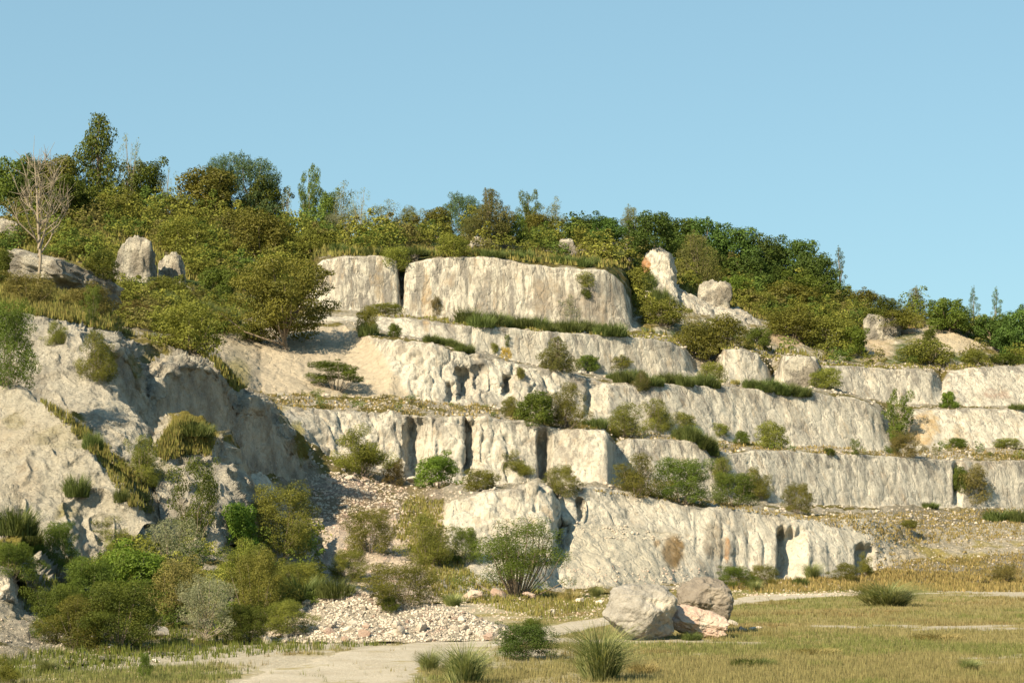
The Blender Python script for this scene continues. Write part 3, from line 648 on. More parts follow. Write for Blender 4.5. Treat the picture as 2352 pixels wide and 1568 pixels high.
# ------------------------------------------------------------------ plants: meshes shared by the copies
def leaves(C, Dr, size, aspect, rng, upb=0.5, out=0.6, along=None):
    n = len(C)
    nm = Dr * (out + 0.45) + rng.normal(size=(n, 3)) * 0.58 + np.array([0, 0, upb * 0.7])
    nm /= np.linalg.norm(nm, axis=1)[:, None]
    r = rng.normal(size=(n, 3)) if along is None else along + 0.35 * rng.normal(size=(n, 3))
    tg = r - nm * (r * nm).sum(1)[:, None]; tg /= np.linalg.norm(tg, axis=1)[:, None] + 1e-9
    bt = np.cross(nm, tg)
    s = (size * rng.uniform(0.6, 1.4, n))[:, None]
    a = C - tg * s * 0.5; b = C + bt * s * 0.5 / aspect + nm * s * 0.08; c = C + tg * s * 0.5; d = C - bt * s * 0.5 / aspect + nm * s * 0.08
    V = np.stack([a, b, c, d], 1).reshape(-1, 3)
    return V, np.arange(4 * n).reshape(-1, 4)
def tube(path, radii, k=5):
    path = np.asarray(path, float); n = len(path)
    V = []; 
    for i in range(n):
        tg = path[min(i + 1, n - 1)] - path[max(i - 1, 0)]; tg /= np.linalg.norm(tg) + 1e-9
        u = np.cross(tg, [0.3, 0.9, 0.1]); u /= np.linalg.norm(u) + 1e-9; v = np.cross(tg, u)
        an = np.linspace(0, 2 * np.pi, k, endpoint=False)
        V.append(path[i] + radii[i] * (np.cos(an)[:, None] * u + np.sin(an)[:, None] * v))
    V = np.concatenate(V); Fc = []
    for i in range(n - 1):
        for j in range(k):
            Fc.append((i * k + j, i * k + (j + 1) % k, (i + 1) * k + (j + 1) % k, (i + 1) * k + j))
    return V, np.array(Fc)
def join(parts):
    Vs, Fs, o = [], [], 0
    for V, Fc in parts:
        Vs.append(V); Fs.append(Fc + o); o += len(V)
    return np.concatenate(Vs), np.concatenate(Fs)
def lobes(kind, n, rng, lr):
    out = []
    for i in range(n):
        t = (i + 0.5) / n
        ang = i * 2.399 + rng.uniform(-.5, .5)
        if kind == 'round':
            z = 0.25 + 0.62 * t; r = 0.36 * math.sqrt(max(0, 1 - ((z - 0.55) / 0.42) ** 2)) * rng.uniform(.4, 1.25); s = lr
        elif kind == 'bush':
            z = 0.12 + 0.72 * t ** 0.9; r = 0.40 * math.sqrt(max(0.03, 1 - (z / 0.98) ** 2)) * rng.uniform(.5, 1.08); s = lr
        elif kind == 'cone':
            z = 0.08 + 0.86 * t; r = 0.40 * (1 - z) ** 0.75 * rng.uniform(.4, 1.1) + 0.01; s = lr * (0.35 + 0.9 * (1 - z))
        elif kind == 'column':
            z = 0.10 + 0.82 * t; r = 0.36 * math.sin(math.pi * min(1, 0.22 + 0.75 * (1 - z) + 0.08)) * rng.uniform(.4, 1.15); s = lr * (0.55 + 0.6 * (1 - z))
        elif kind == 'fan':
            el = rng.uniform(0.0, 1.45); rr = rng.uniform(.16, .46)
            z = 0.12 + 0.78 * math.sin(el) * (rr / .46); r = rr * math.cos(el); s = lr
        elif kind == 'umbrella':
            z = rng.uniform(0.42, 0.86); r = 0.46 * rng.uniform(.1, 1) ** .6 * (1.1 - 0.4 * abs(z - .6)); s = lr
        out.append((r * math.cos(ang), r * math.sin(ang), z, s * rng.uniform(.55, 1.4)))
    for i in range(int(n * 0.45)):                 # stray shoots outside the main outline
        x, y, z, s = out[int(rng.integers(n))]
        d = np.array([x, y, (z - 0.35) * 0.8]); d = d / (np.linalg.norm(d) + 1e-6) + rng.normal(size=3) * 0.5
        q = np.array([x, y, z]) + d * s * 0.72
        out.append((q[0], q[1], max(0.05, q[2]), s * rng.uniform(.35, .6)))
    return np.array(out)
MATS = {
 'olive': leaf_material('olive_leaves', (0.136, 0.149, 0.032)),
 'yellow': leaf_material('yellow_green_leaves', (0.158, 0.179, 0.036)),
 'green': leaf_material('green_leaves', (0.089, 0.125, 0.023)),
 'bright': leaf_material('bright_green_leaves', (0.112, 0.177, 0.027)),
 'dark': leaf_material('dark_green_leaves', (0.059, 0.099, 0.022), trans=0.2),
 'blue': leaf_material('blue_green_needles', (0.078, 0.128, 0.056), trans=0.2),
 'pale': leaf_material('pale_willow_leaves', (0.147, 0.192, 0.078), (0.28, 0.28, 0.14)),
 'silver': leaf_material('silver_willow_leaves', (0.174, 0.197, 0.102), (0.34, 0.32, 0.20)),
 'brown': leaf_material('brownish_leaves', (0.149, 0.131, 0.048)),
 'pine': leaf_material('pine_needles', (0.118, 0.140, 0.039), (0.21, 0.185, 0.06), trans=0.15),
 'gold': leaf_material('golden_leaves', (0.34, 0.23, 0.03)),
 'broom': leaf_material('broom_twigs', (0.095, 0.125, 0.036), (0.165, 0.19, 0.055), trans=0.3),
 'tuft': leaf_material('tussock_blades', (0.17, 0.235, 0.08), (0.46, 0.45, 0.20), trans=0.35),
 'drygrass': leaf_material('dry_weeds', (0.30, 0.24, 0.09), (0.42, 0.34, 0.15)),
}
def var_of(n, k, rng, P=None):
    v = rng.uniform(0, 1, n)
    return np.repeat(np.clip(v, 0, 1), k)
def crown_mesh(name, kind, nl, lr, nleaf, size, aspect, mat, seed, squash=0.8, stems=6, stem_r=0.012, bark=M_BARK, upb=0.5, trunk=False, gap=3.0):
    rng = np.random.default_rng(seed)
    Lb = lobes(kind, nl, rng, lr)
    C = []; Dr = []; lv = []
    per = np.maximum(8, (nleaf * Lb[:, 3] ** 2 / (Lb[:, 3] ** 2).sum()).astype(int))
    for i, (x, y, z, s) in enumerate(Lb):
        d = rng.normal(size=(per[i], 3)); d /= np.linalg.norm(d, axis=1)[:, None]
        rr = rng.uniform(0.25, 1, per[i]) ** (1 / gap)
        wob = 1 + 0.35 * perlin(d * 2.1 + i * 3.7)
        p = np.array([x, y, z]) + d * (s * rr * wob)[:, None] * np.array([1, 1, squash])
        C.append(p); Dr.append(d); lv.append(np.clip(rng.normal(0.45 + 0.22 * rng.uniform(-1, 1), 0.13, per[i]), 0, 1))
    C = np.concatenate(C); Dr = np.concatenate(Dr); lv = np.concatenate(lv)
    k = C[:, 2] > 0.0
    C, Dr, lv = C[k], Dr[k], lv[k]
    nx = 0.5 / np.percentile(np.abs(C[:, :2]).max(1), 96); nz_ = 1.0 / np.percentile(C[:, 2], 99.3)
    C = C * np.array([nx, nx, nz_]); Lb = Lb * np.array([nx, nx, nz_, 1])
    V, Fc = leaves(C, Dr, size, aspect, rng, upb)
    crown = mesh_np(name + '_crown', V, Fc, MATS[mat], False, None, {'var': np.repeat(lv, 4)})
    parts = []
    if trunk:
        top = 0.92 if kind in ('cone', 'column') else 0.6
        pth = [(0.012 * math.sin(q * 1.7 + seed), 0.012 * math.cos(q * 2.1), -0.04 + (top + 0.04) * q / 5) for q in range(6)]
        parts.append(tube(pth, [stem_r * 2.2 * (1 - 0.82 * q / 5) for q in range(6)], 6))
    sel = np.argsort(-Lb[:, 3])[:stems] if stems < len(Lb) else np.arange(len(Lb))
    sel = rng.choice(len(Lb), min(stems, len(Lb)), replace=False)
    for i in sel:
        x, y, z, s = Lb[i]
        z0 = max(-0.04, z * 0.55 - 0.1) if trunk else -0.04
        b = np.array([0, 0, z0]) if trunk else np.array([x * 0.12, y * 0.12, -0.04])
        e = np.array([x, y, z + 0.3 * s]); mid = b * 0.5 + e * 0.5 + np.array([x * 0.12, y * 0.12, -0.03 if trunk else 0.02]) + rng.normal(size=3) * 0.02
        parts.append(tube([b, b * .6 + mid * .4, mid, mid * .4 + e * .6, e], [stem_r, stem_r * .85, stem_r * .65, stem_r * .45, stem_r * .2], 5))
    if trunk:
        stem = mesh_np(name + '_stem', *parts[0], bark, True); V, Fc = join(parts[1:])
        return crown, stem, mesh_np(name + '_branches', V, Fc, bark, True)
    V, Fc = join(parts)
    return crown, mesh_np(name + '_stem', V, Fc, bark, True), None
def blade_mesh(name, n, mat, seed, base_r, spread, wid, hmin=0.5, droop=0.15, seg=2):
    rng = np.random.default_rng(seed)
    an = rng.uniform(0, 2 * np.pi, n); r = base_r * np.sqrt(rng.uniform(0, 1, n))
    B = np.stack([r * np.cos(an), r * np.sin(an), np.zeros(n) - 0.03], 1)
    an2 = an + rng.normal(0, 0.7, n); ti = spread * rng.uniform(0.1, 1, n)
    h = rng.uniform(hmin, 1.0, n) * (1 - 0.35 * (r / base_r) ** 2)
    Dh = np.stack([np.cos(an2), np.sin(an2), np.zeros(n)], 1)
    M1 = B + Dh * (ti * 0.35)[:, None] + np.array([0, 0, 1]) * (h * 0.6)[:, None]
    T1 = B + Dh * (ti * (1.0 + droop))[:, None] + np.array([0, 0, 1]) * (h * (1 - droop * ti))[:, None]
    S = np.stack([-np.sin(an2 + 1.0), np.cos(an2 + 1.0), np.zeros(n)], 1) * (wid * rng.uniform(.6, 1.3, n))[:, None]
    V = np.stack([B - S * .6, B + S * .6, M1 + S * .5, M1 - S * .5, T1], 1).reshape(-1, 3)
    i = np.arange(n) * 5
    q = np.stack([i, i + 1, i + 2, i + 3], 1); tq = np.stack([i + 3, i + 2, i + 4, i + 4], 1)
    # the tips as degenerate-free triangles
    me = bpy.data.meshes.new(name)
    me.from_pydata(V.tolist(), [], [tuple(f) for f in q.tolist()] + [tuple(f[:3]) for f in tq.tolist()])
    at = me.attributes.new('var', 'FLOAT', 'POINT')
    at.data.foreach_set('value', np.repeat(np.clip(rng.normal(0.4, 0.28, n), 0, 1), 5).astype(np.float32))
    me.materials.append(MATS[mat]); me.update()
    return me

PROTO = {}
def P_(key, *a, **k): PROTO[key] = crown_mesh(key, *a, **k)
P_('scrub_a', 'bush', 26, 0.17, 10704, 0.035, 1.7, 'olive', 1, stems=9)
P_('scrub_b', 'bush', 22, 0.19, 10704, 0.035, 1.6, 'olive', 2, stems=8)
P_('yellow_a', 'bush', 24, 0.17, 10704, 0.034, 1.7, 'yellow', 3, stems=8)
P_('green_a', 'bush', 26, 0.16, 11527, 0.036, 1.5, 'green', 4, stems=8)
P_('green_b', 'round', 26, 0.16, 11527, 0.039, 1.5, 'green', 5, stems=10)
P_('bright_a', 'bush', 26, 0.15, 9469, 0.051, 1.9, 'bright', 6, stems=8)
P_('dark_a', 'bush', 34, 0.155, 12351, 0.035, 1.4, 'dark', 7, stems=8, trunk=True, stem_r=0.014)
P_('dark_b', 'bush', 30, 0.17, 12351, 0.035, 1.4, 'dark', 8, stems=8, trunk=True, stem_r=0.014)
P_('oak_a', 'bush', 30, 0.16, 11527, 0.035, 1.5, 'olive', 9, stems=14, trunk=True, stem_r=0.014, bark=M_PALE)
P_('oak_b', 'bush', 28, 0.17, 11527, 0.035, 1.5, 'green', 10, stems=10, trunk=True, stem_r=0.014)
P_('cone_a', 'cone', 44, 0.17, 13380, 0.032, 1.8, 'green', 11, stems=26, trunk=True, stem_r=0.010)
P_('pine_a', 'cone', 40, 0.17, 13380, 0.053, 6.0, 'pine', 12, stems=24, trunk=True, stem_r=0.012, upb=0.0)
P_('spruce', 'cone', 30, 0.13, 5200, 0.040, 4.0, 'blue', 13, stems=24, trunk=True, stem_r=0.010, squash=0.45, upb=0.0)
P_('blue_a', 'bush', 28, 0.15, 11527, 0.048, 5.0, 'blue', 14, stems=14, trunk=True, upb=0.0)
P_('poplar', 'column', 30, 0.16, 11115, 0.028, 1.4, 'green', 15, stems=16, trunk=True, stem_r=0.010, bark=M_PALE)
P_('birch', 'column', 20, 0.15, 1870, 0.026, 1.4, 'pale', 16, stems=18, trunk=True, stem_r=0.009, bark=M_PALE)
P_('airy_a', 'fan', 34, 0.13, 4420, 0.029, 1.7, 'pale', 17, stems=22, stem_r=0.008, bark=M_PALE)
P_('airy_b', 'fan', 44, 0.135, 23467, 0.023, 2.2, 'olive', 18, stems=34, stem_r=0.009)
P_('willow_big', 'fan', 56, 0.115, 30736, 0.016, 2.4, 'green', 19, stems=46, stem_r=0.009)
P_('silver_a', 'round', 40, 0.14, 13319, 0.026, 2.8, 'silver', 20, stems=22, stem_r=0.009, trunk=True, bark=M_PALE)
P_('silver_b', 'bush', 34, 0.15, 10898, 0.028, 2.6, 'silver', 21, stems=16, stem_r=0.009)
P_('chestnut', 'bush', 30, 0.15, 11527, 0.042, 2.3, 'bright', 22, stems=12, stem_r=0.009)
P_('near_green', 'bush', 40, 0.14, 32412, 0.019, 1.7, 'green', 23, stems=14, stem_r=0.008)
P_('near_olive', 'bush', 40, 0.14, 32412, 0.018, 1.8, 'olive', 24, stems=16, stem_r=0.008)
P_('near_yellow', 'fan', 36, 0.14, 27013, 0.019, 1.8, 'yellow', 25, stems=16, stem_r=0.008)
P_('umbrella', 'umbrella', 26, 0.14, 13338, 0.025, 1.7, 'green', 26, stems=18, stem_r=0.009, squash=0.5)
P_('sapling', 'column', 22, 0.15, 11774, 0.023, 1.6, 'green', 27, stems=16, stem_r=0.008)
P_('brown_a', 'bush', 26, 0.15, 13833, 0.028, 2.0, 'brown', 28, stems=16, stem_r=0.008)
P_('gold_a', 'bush', 16, 0.18, 2684, 0.051, 1.6, 'gold', 29, stems=5)
P_('near_oak', 'round', 46, 0.14, 32886, 0.021, 1.6, 'olive', 35, stems=16, trunk=True, squash=0.5, stem_r=0.012)
P_('near_dark', 'bush', 46, 0.14, 26100, 0.021, 1.6, 'dark', 36, stems=14, stem_r=0.008)
P_('pine_b', 'cone', 36, 0.20, 12351, 0.048, 6.0, 'pine', 31, stems=18, trunk=True, stem_r=0.012, upb=0.0)
BLADE = {
 'broom_a': blade_mesh('broom_a', 900, 'broom', 41, 0.42, 0.28, 0.016, 0.2, 0.25),
 'broom_b': blade_mesh('broom_b', 900, 'broom', 42, 0.46, 0.22, 0.016, 0.2, 0.25),
 'tuft_a': blade_mesh('tuft_a', 1100, 'tuft', 43, 0.16, 0.52, 0.009, 0.45, 0.35),
 'tuft_b': blade_mesh('tuft_b', 900, 'tuft', 44, 0.18, 0.46, 0.010, 0.45, 0.30),
 'dry_a': blade_mesh('dry_a', 500, 'drygrass', 45, 0.40, 0.30, 0.014),
}
def settle(o, x, y, w, h, d=None, rot=None, sink=0.02):
    if d is None:
        loc, nm = hit(x, y)
        y0 = y
        while not nm and y < H:                    # base hidden behind the crest: stand it on the hilltop
            y += 3; loc, nm = hit(x, y)
        h += y - y0
        if y > y0: loc = loc + np.array([0, 1.5, 0.0])
    else: loc = up(x, y, d)
    k = loc[1] / F
    o.location = (loc[0], loc[1] + 0.25 * w * k, loc[2] - sink * h * k)
    s = w * k
    o.scale = (s, s, h * k)
    o.rotation_euler = (0, 0, random.uniform(0, 6.28) if rot is None else rot)
    return o
def plant(key, x, y, w, h, name, cat, label, group=None, d=None):
    root = bpy.data.objects.new(name, None); COL.objects.link(root)
    settle(root, x, y, w, h, d)
    cr, st, br = PROTO[key]
    istree = cat == 'tree'
    link('crown' if istree else 'foliage', cr, root)
    tk = link('trunk' if br or istree else 'stems', st, root)
    if br: link('branches', br, tk)
    return tag(root, label, cat, group)
def clump(key, x, y, w, h, name, cat, label, group=None, d=None):
    o = link(name, BLADE[key]); settle(o, x, y, w, h, d)
    return tag(o, label, cat, group)

# ------------------------------------------------------------------ rocks
def rock_shape(seed, sub=4, boxy=2.6, cuts=9, amp=0.10, freq=1.6, cut_at=(0.62, 0.92), flute=0.0, rough=0.0):
    bm = bmesh.new(); bmesh.ops.create_icosphere(bm, subdivisions=sub, radius=1.0)
    V = np.array([v.co[:] for v in bm.verts]); Fc = np.array([[v.index for v in f.verts] for f in bm.faces]); bm.free()
    rng = np.random.default_rng(seed)
    V = V / (np.abs(V) ** boxy).sum(1)[:, None] ** (1 / boxy)
    for _ in range(cuts):
        n = rng.normal(size=3); n /= np.linalg.norm(n); t = rng.uniform(*cut_at)
        d = V @ n; over = np.maximum(0, d - t); V = V - n * (over * 0.92)[:, None]
    nrm = V / (np.linalg.norm(V, axis=1)[:, None] + 1e-9)
    V = V + nrm * (amp * fbm(V + seed * 7.1, 5 if sub > 3 else 2, freq))[:, None]
    if rough:
        cr = np.clip(1 - np.abs(perlin(V * 2.3 + seed)) * 3.0, 0, 1) ** 4
        V = V + nrm * (rough * fbm(V + seed, 4, 6.0, 0.62) - 0.05 * cr)[:, None]
    if flute: V = V + nrm * (flute * perlin(V * np.array([5, 5, 0.6]) + seed))[:, None]
    V /= np.abs(V).max(0)
    return V * 0.5, Fc
def rock_obj(name, V, Fc, mat, loc, dims, rot=(0, 0, 0), smooth=True, weather=1.1):
    V = np.asarray(V) * np.array(dims)
    me = mesh_np(name, V, Fc, mat, smooth, {'tint': np.zeros((len(V), 4))}, {'weather': np.full(len(V), weather)})
    o = link(name, me); o.location = loc; o.rotation_euler = rot
    return o
# outcrops on the hill: x, y of the middle, width, height on the grid, thickness factor, tilt about the view axis, base y, label
OUT = [(310,588,96,112,.7,0,642,'tall grey blocky rock stack on the hillside left of centre'),
       (395,612,62,78,.7,-8,650,'lower grey rock with dark flutes beside the tall hillside stack'),
       (12,528,70,56,.8,10,556,'grey rounded rock cut by the left edge below the trees'),
       (150,626,250,52,.9,17,668,'long smooth grey slab slanting down beside the bare tree'),
       (568,598,64,24,.8,20,612,'small pale slab half hidden in scrub left of the upper wall'),
       (650,598,56,26,.8,0,612,'pair of pale stones in scrub just left of the upper wall'),
       (1112,554,64,30,.8,-12,566,'pale jagged rock above the broom over the upper wall'),
       (1160,560,44,22,.8,5,570,'small pale rock right of the jagged rock above the upper wall'),
       (1302,566,50,44,.8,15,590,'pale leaning rock above the right half of the upper wall'),
       (1412,566,66,22,.8,4,578,'flat pale ledge rock near the top of the hill'),
       (1445,580,22,36,.8,0,598,'small upright cream stone at the end of the flat ledge rock'),
       
       
       (1640,668,76,58,.7,8,698,'pale blocky rock under the pine on the right hillside'),
       
       
       (2022,748,88,54,.8,8,776,'grey domed rock alone on the right hillside'),
       (1838,850,86,72,.5,0,882,'dark grey square block standing on the third wall'),
       (945,588,40,18,.8,0,600,'pale stone lying on top of the upper wall near its cleft')]
for i, (x, y, w_, h_, th, tilt, yb, lab) in enumerate(OUT):
    p, _ = hit(x, yb)
    k = p[1] / F
    V, Fc = rock_shape(100 + i, 5, 5.0, 3, 0.12, 1.9, flute=0.10, rough=0.03)
    V = V * (1 + 0.08 * (0.5 - V[:, 2:3]) * np.array([[1, 1, 0]])) / 1.04
    top = y - h_ / 2; hh = h_ * 1.7
    c = up(x, top + hh / 2, p[1] + 0.30 * w_ * k * th)
    o = rock_obj('rock_outcrop', V, Fc, M_CRAG, c, (w_ * k * 1.06, w_ * k * th * 1.3, hh * k), (0, math.radians(tilt), 0), weather=1.7)
    tag(o, lab, 'rock')
# the boulders by the track
def boulder(name, x0, x1, y0, y1, d, seed, mat, lab, th=0.8, tilt=0, boxy=2.4, cuts=5):
    k = d / F
    V, Fc = rock_shape(seed, 6, boxy, cuts, 0.16, 1.5, rough=0.018)
    c = up((x0 + x1) / 2, (y0 + y1) / 2, d)
    o = rock_obj(name, V, Fc, mat, c, ((x1 - x0) * k, (x1 - x0) * k * th, (y1 - y0) * k * 1.04), (0, math.radians(tilt), 0))
    return tag(o, lab, 'boulder')
boulder('boulder', 1382, 1564, 1342, 1484, 57.0, 201, M_STONE_G, 'largest grey boulder with a white scar beside the track', 0.85, 4)
boulder('boulder', 1552, 1682, 1322, 1436, 61.5, 208, M_STONE_B, 'brown flat-topped boulder standing behind the pink slab', 0.8, 5, 3.4)
boulder('boulder', 1536, 1672, 1394, 1464, 58.0, 213, M_STONE_P, 'smooth pink slab of rock leaning between the two big boulders', 0.7, 14, 2.6, 9)
boulder('boulder', -60, 46, 1296, 1412, 57.2, 221, M_STONE_G, 'pale grey boulder low at the left edge below the rock rib', 0.9, 8)
for i, (x, y, s_, m_, lab) in enumerate([
    (1684,1436,30,M_STONE_W,'whitish stone touching the right end of the pink slab'),(1706,1448,22,M_STONE_P,'small pinkish stone second to the right of the pink slab'),
    (1728,1446,20,M_STONE_W,'small white stone third to the right of the pink slab'),(1744,1444,16,M_STONE_W,'last small white stone in the row right of the pink slab'),
    (1262,1412,34,M_STONE_W,'white and pink pointed stone beside the track below the big willow'),
    (1090,1378,60,M_STONE_P,'long pink stone in the grass left of the big willow'),(1150,1372,48,M_STONE_P,'pink broken stone under the left side of the big willow'),(1215,1370,34,M_STONE_P,'pinkish stone under the middle of the big willow'),
    (1330,1384,26,M_STONE_W,'white stone left of the largest grey boulder'),(1378,1388,24,M_STONE_W,'white stone close behind the largest grey boulder'),
    (757,1110,30,M_STONE_P,'pink stone at the top of the rubble slope beside the shaded cut'),(800,1102,28,M_STONE_W,'grey white stone at the head of the rubble slope'),(842,1105,24,M_STONE_P,'pale pink stone at the head of the rubble slope near the wall'),
    (720,1370,44,M_STONE_P,'pink block behind the crest of the white rubble pile'),(770,1318,40,M_STONE_P,'pink stone low on the rubble slope among green bushes'),
    (950,1108,40,M_STONE_W,'rounded white rock tongue at the foot of the second wall'),
    (360,1520,24,M_STONE_W,'lone white stone in the grass near the bottom left'),(505,1522,16,M_STONE_W,'small white stone in the grass below the silver willow'),(222,1472,60,M_STONE_G,'pale slanted rock under the bottom left bushes'),
    (355,1462,70,M_STONE_G,'low grey rock in the shade below the bright green tree'),(665,1462,44,M_STONE_B,'brownish block at the left end of the rubble pile'),(1405,1520,20,M_STONE_W,'small white stone in grass below the largest boulder')]):
    p, _ = hit(x, y)
    V, Fc = rock_shape(300 + i, 3, 3.0, 14, 0.12, 1.5, (0.42, 0.8))
    k = p[1] / F
    o = rock_obj('stone', V, Fc, m_, p + np.array([0, 0.2 * s_ * k, 0.16 * s_ * k]), (s_ * k, s_ * k * .8, s_ * k * random.uniform(.42, .6)), (0, random.uniform(-.2, .3), random.uniform(-.4, .4)), False)
    tag(o, lab, 'stone')

# rubble pile beside the track: a mound with its stones as parts
pile = bpy.data.objects.new('rubble_pile', None); COL.objects.link(pile)
pc = up(880, 1466, 57.5); pile.location = pc
tag(pile, 'long heap of white and pink rubble beside the gravel track', 'rubble pile')
g = interp_rows([[(540,1480,57.5),(640,1470,63),(760,1448,66),(900,1452,65),(1060,1452,64),(1200,1456,61)],
                 [(540,1480,57),(610,1410,60.5),(690,1362,61.5),(800,1346,61),(860,1366,60.5),(960,1382,60),(1070,1404,59.5),(1150,1436,59.5),(1205,1458,59)],
                 [(540,1482,56.5),(640,1450,57.5),(760,1420,58),(900,1425,58),(1060,1440,58),(1200,1462,57.5)],
                 [(530,1484,55.2),(640,1474,55.6),(760,1472,55.8),(900,1472,55.8),(1060,1470,56),(1210,1466,57)]], 120, 60)
PP = up(g[..., 0], g[..., 1], g[..., 2])
fl_ = PP.reshape(-1, 3)
fl_[:, 2] += 0.10 * fbm(fl_, 4, 0.9)
a = (np.arange(59)[:, None] * 120 + np.arange(119)[None]).ravel()
Fc = np.stack([a, a + 120, a + 121, a + 1], 1)
core = link('rubble_core', mesh_np('rubble_core', fl_ - pc, Fc, M_LEDGE, True, {'tint': np.tile([0.47, 0.41, 0.325, 0.6], (len(fl_), 1))}, {'weather': np.full(len(fl_), 0.2)}), pile)
bpy.context.view_layer.update()
DEPS = bpy.context.evaluated_depsgraph_get()
SHP = [rock_shape(400 + i, 2, 3.2, 12, 0.08, 1.5, (0.42, 0.8)) for i in range(7)]
SHP1 = [rock_shape(450 + i, 1, 3.0, 4, 0.10, 1.5) for i in range(6)]
STM = {}
for i, (V, Fc) in enumerate(SHP):
    for j, m_ in enumerate((M_STONE_W, M_STONE_P)):
        STM[i, j] = mesh_np('stone', V, Fc, m_, False)
rg = np.random.default_rng(77)
cnt = 0
def in_pile(x, y):
    top = np.interp(x, [540, 610, 690, 800, 860, 960, 1070, 1150, 1205], [1480, 1410, 1364, 1349, 1368, 1385, 1407, 1437, 1460])
    return top < y < 1476
while cnt < 290:
    x = rg.uniform(550, 1200); y = rg.uniform(1346, 1476)
    if not in_pile(x, y): continue
    p, nm = hit(x, y)
    if 'rubble' not in nm and 'ground' not in nm: continue
    s_ = rg.uniform(7, 14) if cnt > 60 else rg.uniform(14, 32) * (0.7 + 0.5 * (y - 1360) / 110)
    k = p[1] / F
    o = link('stone', STM[rg.integers(7), 1 if rg.uniform() < (0.12 + 0.25 * (y < 1425 and x > 860)) else 0], pile)
    o.location = p - pc + np.array([0, 0, 0.12 * s_ * k])
    o.scale = (s_ * k, s_ * k * .9, s_ * k * rg.uniform(.55, .9)); o.rotation_euler = (rg.uniform(-.5, .5), rg.uniform(-.5, .5), rg.uniform(0, 6.3))
    cnt += 1

def scatter_stones(region, n, smin, smax, seed, names=None):
    rg = np.random.default_rng(seed); parts = []; cols = []
    tries = 0
    while len(parts) < n and tries < n * 6:
        tries += 1
        x, y = region(rg)
        p, nm = hit(x, y)
        if names and not any(q in nm for q in names): continue
        if not nm or 'boulder' in nm or 'outcrop' in nm: continue
        s_ = (smin + (smax - smin) * rg.uniform() ** 3) * p[1] / F
        V, Fc = SHP1[rg.integers(6)]
        an = rg.uniform(0, 6.3); R = np.array([[math.cos(an), -math.sin(an), 0], [math.sin(an), math.cos(an), 0], [0, 0, 1]])
        V = (V * np.array([1, .85, rg.uniform(.5, .9)]) * s_) @ R.T + p + np.array([0, 0, 0.1 * s_])
        parts.append((V, Fc))
    return join(parts)
def pile_reg(rg):
    while True:
        x = rg.uniform(545, 1205); y = rg.uniform(1346, 1478)
        if in_pile(x, y): return x, y
V, Fc = scatter_stones(pile_reg, 2600, 4, 9, 78, ('rubble', 'ground'))
o = link('loose_rubble', mesh_np('loose_rubble', V - pc, Fc, M_STONE_W, False), pile); tag(o, kind='stuff')
def scree_reg(rg):
    q = rg.uniform()
    if q < .55:
        y = rg.uniform(1085, 1375); t = (y - 1085) / 290
        return rg.uniform(700 - 0 * t, 920 + 110 * t), y
    if q < .60: return rg.uniform(1290, 1620), rg.uniform(1300, 1372)
    if q < .75: return rg.uniform(980, 1420), rg.uniform(1372, 1425)
    if q < .85: return rg.uniform(0, 330), rg.uniform(1420, 1560) 
    return rg.uniform(1640, 1980), rg.uniform(1335, 1368)
V, Fc = scatter_stones(scree_reg, 7000, 2.5, 8.5, 79)
o = link('scree', mesh_np('scree', V, Fc, M_SCREE, False)); tag(o, 'loose white and pinkish scree on the slopes and floor', kind='stuff')
V, Fc = scatter_stones(lambda rg: (rg.uniform(1990, 2350), rg.uniform(1180, 1310)), 900, 2.5, 7, 81)
o = link('bank_gravel', mesh_np('bank_gravel', V, Fc, M_STONE_W, False)); tag(o, 'small grey gravel on the right-hand bank', kind='stuff')
def ledge_reg(rg):
    return rg.uniform(620, 2350), rg.uniform(740, 1240)
V, Fc = scatter_stones(ledge_reg, 2600, 3, 11, 80, ('ledge', 'talus'))
o = link('ledge_debris', mesh_np('ledge_debris', V, Fc, M_STONE_W, False)); tag(o, 'small pale debris lying along the quarry ledges', kind='stuff')

